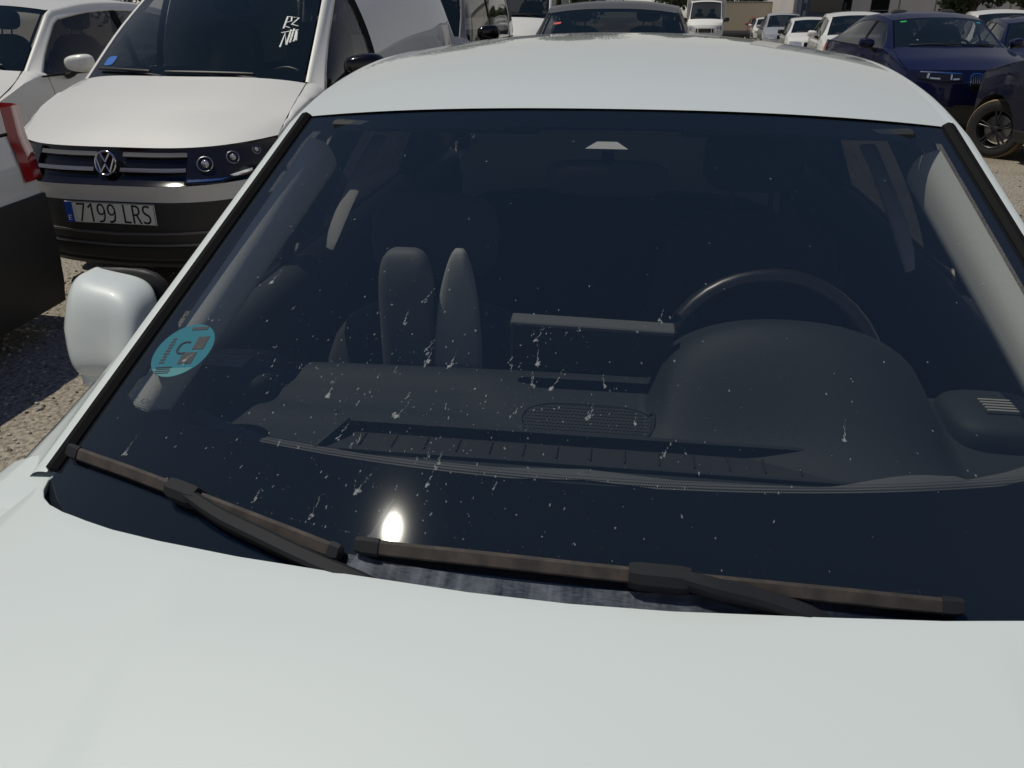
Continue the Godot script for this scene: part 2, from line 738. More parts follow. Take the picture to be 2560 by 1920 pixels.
func rail_strip(sh: Shape, z0: float, z1: float, sx: float, n := 40) -> ArrayMesh:
	var rows := []
	for i in n + 1:
		var z := lerpf(z0, z1, float(i) / n)
		var o := sh.rail(z)
		var e := o - sh.rail_out
		var b := sh.glass_side(z, 0.0)
		var hgt := maxf(0.02, o.y - b.y)
		var t1 := maxf(0.0, 1.0 - (sh.win_in + 0.004) / hgt)
		var g := sh.glass_side(z, t1, 0.0)
		var row := PackedVector3Array()
		for k in 7:
			var t := k / 6.0
			var p := e.lerp(o, t)
			p.x += 0.010 * sin(t * PI * 0.5) * (1.0 - t * 0.5)
			p.y += 0.007 * sin(t * PI)
			row.append(flipx(p, sx))
		for k in range(1, 5):
			row.append(flipx(o.lerp(g, k / 4.0), sx))
		# returns inwards behind the glass
		row.append(flipx(g + Vector3(-0.03, 0, 0), sx))
		rows.append(row)
	return surf(rows)


# ---------------------------------------------------------------- wheels, mirrors, number plates
func wheel(car: Node3D, sh: Shape, z: float, sx: float, tyre_mat := "tyre", rim_mat := "rim_silver", steer := 0.0) -> void:
	var wn := Node3D.new()
	wn.name = "wheel"
	car.add_child(wn, true)
	wn.position = Vector3(sx * (sh.w - 0.125), sh.wheel_r, z)
	wn.rotation.y = (0.0 if sx > 0 else PI) + steer
	var R := sh.wheel_r
	var r := R * 0.66
	if tyre_mat == "muddy_tyre":
		part("tread", lathe_x([Vector2(R * 0.95, -0.102), Vector2(R * 0.99, -0.087), Vector2(R * 1.004, -0.06), Vector2(R * 1.004, 0.05), Vector2(R * 0.99, 0.078), Vector2(R * 0.955, 0.092)], 36), "muddy_tyre", wn)
	part("tyre", lathe_x([Vector2(r, -0.09), Vector2(R * 0.93, -0.10), Vector2(R * 0.985, -0.085), Vector2(R, -0.06), Vector2(R, 0.05), Vector2(R * 0.985, 0.075), Vector2(R * 0.93, 0.095), Vector2(R * 0.8, 0.10), Vector2(r, 0.09)], 36), "tyre", wn)
	var bits := [lathe_x([Vector2(r, 0.095), Vector2(r * 0.93, 0.092), Vector2(r * 0.9, 0.05), Vector2(r * 0.85, -0.06)], 28)]
	bits.append(lathe_x([Vector2(r * 0.22, 0.04), Vector2(r * 0.20, 0.078), Vector2(0.001, 0.082)], 16))
	for k in 5:
		var a := TAU * k / 5.0
		for d in [-0.13, 0.13]:
			var p0 := Vector3(0.072, cos(a + d * 0.9) * r * 0.18, sin(a + d * 0.9) * r * 0.18)
			var p1 := Vector3(0.080, cos(a + d) * r * 0.93, sin(a + d) * r * 0.93)
			bits.append(tube([p0, p1], r * 0.055, 6))
	part("rim", join(bits), rim_mat, wn)
	part("brake_disc", lathe_x([Vector2(r * 0.72, 0.0), Vector2(r * 0.70, 0.012), Vector2(0.02, 0.012)], 20), "satin_metal", wn)


func door_mirror(car: Node3D, at: Vector3, sx: float, paint_mat: String, base_mat := "black_plastic", size := 1.0, called := "door_mirror") -> Node3D:
	var mn := Node3D.new()
	mn.name = called
	car.add_child(mn, true)
	mn.position = flipx(at, sx)
	mn.scale = Vector3(size, size, size)
	var bend := func(q: Vector3, p: Vector3) -> Vector3:
		# flat glass side at the back, round cap to the front, lower towards the foot
		if q.z < 0:
			p.z *= 0.35
		p.y *= 1.0 - 0.16 * q.x * sx * -1.0
		p.z -= 0.028 * q.x * sx * 1.0
		return p
	part("mirror_cap", lump(Vector3.ZERO, Vector3(0.105, 0.068, 0.085), 0.7, 24, 16, bend), paint_mat, mn)
	part("mirror_glass", lump(Vector3(0, 0, -0.031), Vector3(0.09, 0.055, 0.004), 0.6, 20, 8), "chrome", mn)
	part("mirror_foot", join([tube([Vector3(-0.06 * sx, -0.05, 0.0), Vector3(-0.10 * sx, -0.085, -0.005), Vector3(-0.15 * sx, -0.10, -0.01)], [0.038, 0.030, 0.034], 10, 0.7)]), base_mat, mn)
	return mn


func number_plate(car: Node3D, at: Vector3, tilt: float, text := "", size := 1.0) -> void:
	var pn := Node3D.new()
	pn.name = "number_plate"
	car.add_child(pn, true)
	pn.position = at
	pn.rotation.x = tilt
	pn.scale = Vector3(size, size, size)
	part("plate_base", bbox(Vector3(0, 0, 0.0), Vector3(0.26, 0.055, 0.004), 0.002), "plate_white", pn)
	part("country_band", bbox(Vector3(-0.238, 0, 0.0025), Vector3(0.0215, 0.054, 0.004), 0.001), "plate_blue", pn)
	if text:
		lettering(pn, "characters", text, 0.098, Vector3(0.022, 0, 0.0045), "plate_ink", 0.425)
		lettering(pn, "country_letter", "E", 0.026, Vector3(-0.238, -0.030, 0.0068), "plate_white", 0.018)
		rim_line(pn)


func rim_line(pn: Node3D) -> void:
	var b := []
	for s in [-1.0, 1.0]:
		b.append(bbox(Vector3(0, s * 0.053, 0.0045), Vector3(0.258, 0.0012, 0.001), 0.0003))
		b.append(bbox(Vector3(s * 0.258, 0, 0.0045), Vector3(0.0012, 0.053, 0.001), 0.0003))
	part("plate_border", join(b), "plate_ink", pn)


func lettering(parent: Node, called: String, text: String, cap: float, at: Vector3, material: String, width: float, font := "Droid Sans") -> MeshInstance3D:
	var tm := TextMesh.new()
	var f := SystemFont.new()
	f.font_names = PackedStringArray([font])
	tm.font = f
	tm.text = text
	tm.font_size = 64
	tm.pixel_size = 0.01
	tm.depth = 0.05
	var box := tm.get_aabb()
	var o := part(called, tm, material, parent)
	var sx := width / maxf(box.size.x, 0.01)
	var sy := cap / maxf(box.size.y, 0.01)
	o.scale = Vector3(sx, sy, 0.02)
	o.position = at - Vector3(box.get_center().x * sx, box.get_center().y * sy, 0)
	return o


# ---------------------------------------------------------------- a whole vehicle
# opt keys: paint, glass, doors (z of the gaps), van (no rear side windows), interior, plate, grille, lights, mirror, tyre ...
func build_car(car: Node3D, sh: Shape, opt := {}) -> void:
	sh.ready()
	var pm: String = opt.get("paint", "white_paint")
	var gl: String = opt.get("glass", "car_glass")
	var sg: String = opt.get("side_glass", "side_glass")
	var q: float = opt.get("quality", 1.0)
	var za: float = sh.edge(0.0).z + 0.02
	var zc: float = sh.edge(3.0).z
	var d: Array = opt.get("doors", [za - 0.12, -2.45, zc + 0.55])
	# nose
	var zones: Array = opt.get("zones", [["bumper_lower", 0.0, 0.30, "black_plastic"], ["bumper", 0.30, 1.0, pm]])
	for z in zones:
		var rows := []
		for j in 9:
			var row := PackedVector3Array()
			for i in 37:
				var a := -1.0 + 2.0 * i / 36.0
				row.append(sh.nose_point(a, lerpf(z[1], z[2], j / 8.0)) + Vector3(0, 0, -z[4] if z.size() > 4 else 0.0))
			rows.append(row)
		part(z[0], surf(rows), z[3], car)
	# bonnet with a turned-down rim
	if not opt.get("own_bonnet", false):
		part("bonnet", hood_mesh(sh, 0.0, 1.0), pm, car)
	# sides
	for sx in [-1.0, 1.0]:
		part("front_wing", side_panel(sh, -sh.nose, d[0] + 0.003, sx, true), pm, car)
		for k in d.size() - 1:
			var dn := part("door", side_panel(sh, d[k] - 0.003, d[k + 1] + 0.003, sx), pm, car)
			if k < 2 and opt.get("handles", true):
				var hz: float = d[k + 1] + 0.17
				var hy := sh.belt(hz) - 0.13
				part("handle", tube([Vector3(sx * (sh.side_x(hz, hy) + 0.008), hy, hz + 0.09), Vector3(sx * (sh.side_x(hz, hy) + 0.028), hy + 0.004, hz + 0.06), Vector3(sx * (sh.side_x(hz, hy) + 0.028), hy + 0.004, hz - 0.06), Vector3(sx * (sh.side_x(hz, hy) + 0.008), hy, hz - 0.09)], 0.011, 8), opt.get("handle_mat", pm), dn)
		part("rear_wing", side_panel(sh, d[-1] - 0.003, -sh.length + 0.12, sx), pm, car)
		part("sill", side_panel(sh, sh.axle_f - sh.arch - 0.01, sh.axle_r + sh.arch + 0.01, sx, false, 0.008, 0.0, 0.14), opt.get("sill_mat", "black_plastic"), car)
		part("roof_rail", rail_strip(sh, za, zc + 0.02, sx), pm, car)
		# windows and pillars
		var zb: float = opt.get("b_pillar", d[1])
		part("front_side_window", side_glass(sh, za - 0.10, zb + 0.045, 0.02, sh.win_in, sx, -0.004), sg, car)
		part("b_pillar", side_glass(sh, zb + 0.047, zb - 0.047, 0.0, sh.win_in, sx, 0.002, 3), "trim_black", car)
		if opt.get("van", false):
			part("cargo_side", side_glass(sh, zb - 0.049, zc + 0.03, 0.0, sh.win_in, sx, -0.001, 24), pm, car)
		else:
			var zq: float = opt.get("c_pillar", zc + 0.62)
			part("rear_side_window", side_glass(sh, zb - 0.049, zq, 0.02, sh.win_in, sx, -0.004), opt.get("rear_glass", sg), car)
			part("c_pillar", side_glass(sh, zq - 0.002, zc + 0.03, 0.0, sh.win_in, sx, 0.0), pm, car)
		part("window_ledge", window_ledge(sh, za - 0.05, zc + 0.06, sx), "trim_black", car)
		# wheels
		for z in [sh.axle_f, sh.axle_r]:
			wheel(car, sh, z, sx, opt.get("tyre", "tyre"), opt.get("rim", "rim_silver"), opt.get("steer", 0.0) if z == sh.axle_f else 0.0)
			var well := []
			for k in 15:
				var t := PI * k / 14.0
				well.append(PackedVector3Array([Vector3(sx * (sh.plan(z) * 0.985), sh.wheel_r + sin(t) * sh.arch, z + cos(t) * sh.arch), Vector3(sx * (sh.w - 0.28), sh.wheel_r + sin(t) * sh.arch, z + cos(t) * sh.arch)]))
			part("wheel_arch", surf(well), "liner", car)
	# upper body
	if not opt.get("own_windscreen", false):
		part("windscreen", upper_patch(sh, 0, 0.0, 0.985, -0.985, 0.985, 0.003), gl, car)
		part("windscreen_border", join([upper_patch(sh, 0, 0.0, 0.10, -0.985, 0.985, 0.0005, 2), upper_patch(sh, 0, 0.94, 0.99, -0.985, 0.985, 0.0005, 2), upper_patch(sh, 0, 0.10, 0.94, -0.985, -0.95, 0.0005, 10, 2), upper_patch(sh, 0, 0.10, 0.94, 0.95, 0.985, 0.0005, 10, 2)]), "frit", car)
		for w in opt.get("wipers", [[-0.75, 0.06, 0.05, 0.08], [0.0, 0.05, 0.8, 0.07]]):
			part("wiper", wiper_simple(sh, w), "rubber", car)
	part("roof", upper_patch(sh, 1, 0.0, 1.0, -1.0, 1.0, 0.0, 24, 24), pm, car)
	part("headliner", upper_patch(sh, 1, 0.02, 0.98, -0.97, 0.97, -0.035, 12, 12), opt.get("headliner", "headliner"), car)
	part("rear_window", upper_patch(sh, 2, 0.04, 0.92, -0.9, 0.9, 0.003), opt.get("rear_window_mat", "tinted_glass"), car)
	part("tailgate", tail_mesh(sh), pm, car)
	part("rear_window_frame", join([upper_patch(sh, 2, 0.0, 0.05, -1.0, 1.0, 0.0, 2), upper_patch(sh, 2, 0.90, 1.0, -1.0, 1.0, 0.0, 2), upper_patch(sh, 2, 0.05, 0.90, -1.0, -0.88, 0.0, 10, 3), upper_patch(sh, 2, 0.05, 0.90, 0.88, 1.0, 0.0, 10, 3)]), pm, car)
	part("rear_bumper", rear_bumper(sh), opt.get("rear_bumper_mat", pm), car)
	for sx in [-1.0, 1.0]:
		part("tail_lamp", tail_lamp(sh, sx, opt.get("lamp_lo", 0.27), opt.get("lamp_hi", 0.055), opt.get("lamp_dp", 0.36)), "lamp_red", car)
	# underside and cabin tub
	part("underbody", bbox(Vector3(0, 0.30, -sh.length / 2), Vector3(sh.w - 0.30, 0.07, sh.length / 2 - 0.25), 0.02), "liner", car)
	part("cabin_tub", cabin_tub(sh, za, zc), "liner", car)
	if opt.get("cowl", true):
		part("cowl", cowl_mesh(sh), "black_plastic", car)
	# mirrors
	var mz: float = opt.get("mirror_z", za - 0.33)
	for sx in [-1.0, 1.0]:
		if opt.get("mirrors", true) and sx in opt.get("mirror_sides", [-1.0, 1.0]):
			door_mirror(car, Vector3(sh.plan(mz) * sh.belt_x + 0.17, sh.belt(mz) + opt.get("mirror_up", 0.075), mz), sx, opt.get("mirror_mat", pm), "black_plastic", opt.get("mirror_size", 1.0))
	if opt.get("interior", true):
		simple_interior(car, sh, za, opt)
	if opt.has("plate_v"):
		var pp := sh.nose_out(0.0, opt.plate_v, 0.010)
		number_plate(car, pp, opt.get("plate_tilt", 0.0), opt.get("plate", ""), opt.get("plate_size", 1.0))
	for g in opt.get("patches", []):
		# [name, columns, offset, material, both sides]
		for sx in ([-1.0, 1.0] if g[4] else [1.0]):
			part(g[0], nose_patch(sh, g[1], g[2], 4, sx), g[3], car)


func hood_mesh(sh: Shape, k0: float, k1: float) -> ArrayMesh:
	var rows := []
	var n := 22
	for i in n + 1:
		var k := lerpf(k0, k1, float(i) / n)
		var row := PackedVector3Array()
		for j in 33:
			var s := -1.0 + 2.0 * j / 32.0
			row.append(sh.hood(k, s))
		rows.append(row)
	var rim := PackedVector3Array()
	for p in rows[-1]:
		rim.append(p + Vector3(0, -0.012, -0.004))
	var rim2 := PackedVector3Array()
	for p in rim:
		rim2.append(p + Vector3(0, -0.02, 0.03))
	return join([surf(rows), surf([rows[-1], rim, rim2])])


func cowl_mesh(sh: Shape) -> ArrayMesh:
	var a := PackedVector3Array()
	var b := PackedVector3Array()
	var c := PackedVector3Array()
	for j in 25:
		var s := -1.0 + 2.0 * j / 24.0
		a.append(sh.hood(0.97, s * 0.99) + Vector3(0, -0.04, 0))
		b.append(sh.hood(1.0, s * 0.99) + Vector3(0, -0.04, -0.01))
		c.append(sh.piece(0, 0.01, s, -0.012))
	return surf([a, b, c])


func window_ledge(sh: Shape, z0: float, z1: float, sx: float) -> ArrayMesh:
	var path := []
	for i in 25:
		var z := lerpf(z0, z1, i / 24.0)
		path.append(flipx(sh.glass_side(z, 0.0, 0.006) + Vector3(0, 0.004, 0), sx))
	return tube(path, 0.008, 6)


func wiper_simple(sh: Shape, w: Array) -> ArrayMesh:
	var path := []
	for i in 9:
		path.append(sh.piece(0, lerpf(w[1], w[3], i / 8.0), lerpf(w[0], w[2], i / 8.0), 0.02))
	var mid: Vector3 = path[4]
	var root := sh.piece(0, 0.0, w[2] * 0.9 + 0.1, 0.012)
	return join([tube(path, 0.009, 6), tube([mid, root], 0.008, 6)])


func tail_mesh(sh: Shape) -> ArrayMesh:
	var rows := []
	for k in 9:
		var f := k / 8.0
		var row := PackedVector3Array()
		for j in 25:
			var s := -1.0 + 2.0 * j / 24.0
			var a := sh.piece(2, 1.0, s)
			var y := lerpf(a.y, 0.58, f)
			var x := s * lerpf(absf(sh.e[2][-1].x), sh.side_x(-sh.length + 0.12, y), minf(1.0, f * 2.5))
			var z := lerpf(a.z, -sh.length + 0.12 * pow(absf(s), 4.0), minf(1.0, sqrt(f)))
			row.append(Vector3(x, y, z))
		rows.append(row)
	return surf(rows)


func rear_bumper(sh: Shape) -> ArrayMesh:
	var rows := []
	for k in 9:
		var f := k / 8.0
		var row := PackedVector3Array()
		for j in 29:
			var s := -1.0 + 2.0 * j / 28.0
			var y := lerpf(0.60, 0.22, f)
			var xe := sh.side_x(-sh.length + 0.12, y)
			row.append(Vector3(s * xe, y, -sh.length - 0.06 * sin(PI * (0.15 + 0.8 * f)) + 0.20 * pow(absf(s), 4.0)))
		rows.append(row)
	return surf(rows)


func tail_lamp(sh: Shape, sx: float, lo := 0.27, hi := 0.055, dp := 0.36) -> ArrayMesh:
	var rows := []
	for k in 9:
		var y := lerpf(sh.belt(-sh.length) - lo, sh.belt(-sh.length) - hi, k / 8.0)
		var row := PackedVector3Array()
		var xe := sh.side_x(-sh.length + 0.12, y) + 0.008
		var yy := minf(y, sh.belt(-sh.length))
		for p in [Vector3(sh.side_x(-sh.length + dp, yy) + 0.008, y, -sh.length + dp), Vector3(sh.side_x(-sh.length + dp * 0.7, yy) + 0.012, y, -sh.length + dp * 0.7), Vector3(sh.side_x(-sh.length + 0.15, yy) + 0.012, y, -sh.length + 0.15), Vector3(xe - 0.03, y, -sh.length + 0.05), Vector3(xe - 0.10, y, -sh.length + 0.01), Vector3(xe - 0.18, y, -sh.length - 0.005)]:
			row.append(flipx(p, sx))
		rows.append(row)
	return surf(rows)


func cabin_tub(sh: Shape, za: float, zc: float) -> ArrayMesh:
	var rows := []
	for z in [za + 0.05, za, za - 0.4, -2.2, zc + 0.5, zc + 0.04]:
		var x: float = sh.plan(z) * sh.belt_x - 0.03
		var y: float = sh.belt(z) - 0.01
		var row := PackedVector3Array()
		for p in [Vector3(-x - 0.02, y, z), Vector3(-x, y - 0.05, z), Vector3(-x + 0.02, 0.4, z), Vector3(x - 0.02, 0.4, z), Vector3(x, y - 0.05, z), Vector3(x + 0.02, y, z)]:
			row.append(p)
		rows.append(row)
	var x2: float = sh.plan(zc) * sh.belt_x - 0.03
	return join([surf(rows), bbox(Vector3(0, (0.4 + sh.belt(zc)) * 0.5, zc + 0.05), Vector3(x2, (sh.belt(zc) - 0.4) * 0.5 + 0.02, 0.02), 0.005), bbox(Vector3(0, 0.60, za + 0.02), Vector3(x2, 0.22, 0.02), 0.005)])


func seat_into(car: Node3D, at: Vector3, lean := 0.25, cloth := "seat_cloth") -> Node3D:
	var s := Node3D.new()
	s.name = "seat"
	car.add_child(s, true)
	s.position = at
	var tilt := Transform3D(Basis(Vector3.RIGHT, -lean), Vector3(0, 0.08, -0.24))
	part("cushion", lump(Vector3(0, 0, 0), Vector3(0.25, 0.09, 0.27), 0.55, 18, 10), cloth, s)
	part("backrest", join([[lump(Vector3(0, 0.30, 0), Vector3(0.24, 0.33, 0.075), 0.55, 20, 14), tilt], [lump(Vector3(-0.20, 0.24, 0.05), Vector3(0.055, 0.25, 0.06), 0.7, 12, 10), tilt], [lump(Vector3(0.20, 0.24, 0.05), Vector3(0.055, 0.25, 0.06), 0.7, 12, 10), tilt]]), cloth, s)
	part("head_restraint", join([[lump(Vector3(0, 0.76, 0.0), Vector3(0.13, 0.085, 0.055), 0.6, 16, 10), tilt], [tube([Vector3(-0.05, 0.6, 0), Vector3(-0.05, 0.72, 0)], 0.007, 6), tilt], [tube([Vector3(0.05, 0.6, 0), Vector3(0.05, 0.72, 0)], 0.007, 6), tilt]]), cloth, s)
	return s


func steering_wheel(car: Node3D, at: Vector3, tilt: float, r := 0.185) -> void:
	var n := Node3D.new()
	n.name = "steering_wheel"
	car.add_child(n, true)
	n.position = at
	n.rotation.x = tilt
	var ring := []
	for k in 40:
		var t := TAU * k / 40.0
		ring.append(Vector3(cos(t) * r, sin(t) * r, 0))
	part("rim", tube(ring, 0.0185, 12, 1.0, true), "steering_leather", n)
	part("hub", lump(Vector3(0, 0, 0.0), Vector3(0.085, 0.07, 0.03), 0.7, 16, 10), "dash_dark", n)
	for a in [0.0, PI, -PI / 2]:
		part("spoke", tube([Vector3(cos(a) * 0.07, sin(a) * 0.06, 0.0), Vector3(cos(a) * (r - 0.01), sin(a) * (r - 0.01), 0.0)], 0.017, 8, 0.6), "dash_dark", n)


func simple_interior(car: Node3D, sh: Shape, za: float, opt: Dictionary) -> void:
	var y := sh.belt(za) - 0.02
	var rows := []
	for k in 6:
		var f := k / 5.0
		var row := PackedVector3Array()
		for j in 17:
			var s := -1.0 + 2.0 * j / 16.0
			var a := sh.piece(0, 0.03, s, -0.02)
			var b := Vector3(s * (sh.plan(za) * sh.belt_x - 0.04), y - 0.01, za - 0.42)
			var p := a.lerp(b, f)
			p.y += 0.03 * sin(f * PI) + 0.05 * exp(-pow((p.x - 0.36) / 0.16, 2.0)) * smoothstep(0.3, 0.9, f)
			row.append(p)
		rows.append(row)
	var front := PackedVector3Array()
	for p in rows[-1]:
		front.append(p + Vector3(0, -0.35, 0.05))
	part("dashboard", join([surf(rows), surf([rows[-1], front])]), "dash", car)
	var sy: float = opt.get("seat_y", 0.62)
	var sz: float = opt.get("seat_z", za - 0.85)
	for x in [-0.36, 0.36]:
		seat_into(car, Vector3(x, sy, sz), 0.25, opt.get("cloth", "seat_cloth"))
	steering_wheel(car, Vector3(0.36, y - 0.02, za - 0.50), -0.45)
	if not opt.get("van", false):
		part("rear_bench", lump(Vector3(0, sy + 0.12, sz - 0.95), Vector3(0.58, 0.33, 0.10), 0.45, 20, 10), "seat_cloth", car)


# ---------------------------------------------------------------- the white hatchback in the foreground
func mz(d: float) -> float:
	return -d - Z0


func main_shape() -> Shape:
	var sh := Shape.new()
	sh.w = 0.88
	sh.length = 4.15
	sh.nose = 0.50
	sh.hood_c = 0.765
	sh.hood_e = 0.735
	sh.lean = [[0.2, 0.10], [0.4, 0.0], [0.6, 0.015], [0.77, 0.10]]
	sh.hc = [Vector3.ZERO, Vector3(0, 0.885, -0.45), Vector3(0, 0.945, -0.76), Vector3(0, 0.985, -1.067)]
	sh.he = [Vector3.ZERO, Vector3(0.775, 0.815, -0.70), Vector3(0.735, 0.895, -0.98), Vector3(0.693, 0.952, -1.235)]
	sh.c = [[Vector3(0, 0.955, mz(0.60)), Vector3(0, 1.36, mz(1.405))],
		[Vector3(0, 1.36, mz(1.405)), Vector3(0, 1.407, mz(1.65)), Vector3(0, 1.441, mz(1.97)), Vector3(0, 1.455, mz(2.3)), Vector3(0, 1.457, mz(2.65)), Vector3(0, 1.446, mz(3.0)), Vector3(0, 1.428, mz(3.3))],
		[Vector3(0, 1.428, mz(3.3)), Vector3(0, 1.25, mz(3.5)), Vector3(0, 1.0, mz(3.62))]]
	sh.e = [[Vector3(0.703, 0.955, mz(0.803)), Vector3(0.572, 1.33, mz(1.482))],
		[Vector3(0.572, 1.33, mz(1.482)), Vector3(0.580, 1.367, mz(1.70)), Vector3(0.588, 1.397, mz(2.01)), Vector3(0.592, 1.408, mz(2.33)), Vector3(0.587, 1.406, mz(2.66)), Vector3(0.575, 1.392, mz(3.0)), Vector3(0.55, 1.37, mz(3.27))],
		[Vector3(0.55, 1.37, mz(3.27)), Vector3(0.60, 1.22, mz(3.45)), Vector3(0.63, 1.0, mz(3.55))]]
	sh.exps = [2.1, 2.4, 2.2]
	sh.belt0 = 0.845
	sh.belt1 = 0.965
	sh.axle_f = -0.83
	sh.axle_r = -3.40
	sh.win_in = 0.045
	sh.ready()
	return sh


func bonnet_rear(x: float) -> float:
	return table([[0.0, 0.617], [0.1, 0.620], [0.24, 0.632], [0.36, 0.645], [0.46, 0.661], [0.525, 0.675], [0.567, 0.688], [0.608, 0.704], [0.64, 0.722], [0.662, 0.740], [0.678, 0.760], [0.690, 0.786]], absf(x))


func main_bonnet(sh: Shape) -> ArrayMesh:
	var rows := []
	var xs := []
	for j in 161:
		var s := -1.0 + 2.0 * j / 160.0
		xs.append(signf(s) * (1.0 - pow(1.0 - absf(s), 1.5)))
	var n := 40
	for i in n + 1:
		var k := i / float(n)
		var row := PackedVector3Array()
		for s in xs:
			var f: Vector3 = sh.nose_point(s, 1.0)
			var e: Vector3 = sh.crv(sh.he, k)
			var x: float = s * (lerpf(f.x / s if absf(s) > 0.01 else e.x, e.x - 0.004, minf(1.0, k * 4.0)))
			var xr: float = s * 0.690
			var zr := -bonnet_rear(xr) - Z0
			var z := lerpf(f.z, zr, k)
			var d := -z
			var yc := bonnet_y(d)
			var y := yc - 0.016 * pow(absf(x) / 0.68, 2.4) - 0.040 * pow(maxf(0.0, (absf(x) - 0.56) / 0.2), 2.0)
			# the pressed line that runs down each side
			var cx := 0.421 - 0.125 * (1.08 - d) + 0.16 * maxf(0.0, 0.8 - d)
			y += 0.0065 * smoothstep(-0.024, 0.024, cx - absf(x)) * smoothstep(1.10, 0.97, d)
			y = lerpf(f.y, y, smoothstep(0.0, 0.35, k))
			row.append(Vector3(x, y, z))
		rows.append(row)
	var r1 := PackedVector3Array()
	var r2 := PackedVector3Array()
	var r3 := PackedVector3Array()
	for p in rows[-1]:
		r1.append(p + Vector3(0, -0.0022, -0.0018))
		r2.append(p + Vector3(0, -0.010, -0.0015))
		r3.append(p + Vector3(0, -0.012, 0.03))
	rows.append(r1)
	return join([surf(rows), surf([r1, r2, r3])])


func bonnet_y(d: float) -> float:
	var t: Array[Vector3] = [Vector3(0.08, 0.765, 0), Vector3(0.2, 0.825, 0), Vector3(0.42, 0.885, 0), Vector3(0.70, 0.932, 0), Vector3(0.92, 0.960, 0), Vector3(1.067, 0.975, 0), Vector3(1.30, 0.994, 0)]
	for i in t.size() - 1:
		if d <= t[i + 1].x or i == t.size() - 2:
			var f := (d - t[i].x) / (t[i + 1].x - t[i].x)
			var a: Vector3 = t[maxi(0, i - 1)]
			var b: Vector3 = t[mini(t.size() - 1, i + 2)]
			var m0 := (t[i + 1].y - a.y) / (t[i + 1].x - a.x) * (t[i + 1].x - t[i].x)
			var m1 := (b.y - t[i].y) / (b.x - t[i].x) * (t[i + 1].x - t[i].x)
			return t[i].y * (2 * f * f * f - 3 * f * f + 1) + m0 * (f * f * f - 2 * f * f + f) + t[i + 1].y * (3 * f * f - 2 * f * f * f) + m1 * (f * f * f - f * f)
	return 1.0


# A bar of fixed section swept along points on the windscreen: prof of Vector2(across, out of the glass).
func beam(sh: Shape, pts: Array, prof: Array, grow := []) -> ArrayMesh:
	var rows := []
	for i in pts.size():
		var a: Vector2 = pts[maxi(0, i - 1)]
		var b: Vector2 = pts[mini(pts.size() - 1, i + 1)]
		var p := sh.piece(0, pts[i].y, pts[i].x)
		var n := sh.normal(0, pts[i].y, pts[i].x)
		var d := (sh.piece(0, b.y, b.x) - sh.piece(0, a.y, a.x)).normalized()
		var acr := n.cross(d).normalized()
		if acr.y < 0:
			acr = -acr
		var g: float = grow[i] if grow else 1.0
		var row := PackedVector3Array()
		for q in prof:
			row.append(p + acr * q.x * g + n * q.y)
		row.append(row[0])
		rows.append(row)
	var c0 := PackedVector3Array()
	var c1 := PackedVector3Array()
	for k in rows[0].size():
		c0.append((rows[0][0] + rows[0][prof.size() / 2]) * 0.5)
		c1.append((rows[-1][0] + rows[-1][prof.size() / 2]) * 0.5)
	# hard edges along the bar, so each flank is a strip of its own
	var list := [surf([c0, rows[0]]), surf([rows[-1], c1])]
	for k in prof.size():
		var strip := []
		for r in rows:
			strip.append(PackedVector3Array([r[k], r[k + 1]]))
		list.append(surf(strip))
	return join(list)


func line2(a: Vector2, b: Vector2, n := 16, sag := 0.0) -> Array:
	var o := []
	for i in n + 1:
		var t := float(i) / n
		var p := a.lerp(b, t)
		p.y += sag * 4.0 * t * (1.0 - t)
		o.append(p)
	return o


func curve2(list: Array, a: float, b: float, n: int) -> Array:
	var c := []
	for q in list:
		c.append(Vector3(q[0], q[1], 0))
	var o := []
	for i in n + 1:
		var p := cr(c, lerpf(a, b, float(i) / n))
		o.append(Vector2(p.x, p.y))
	return o


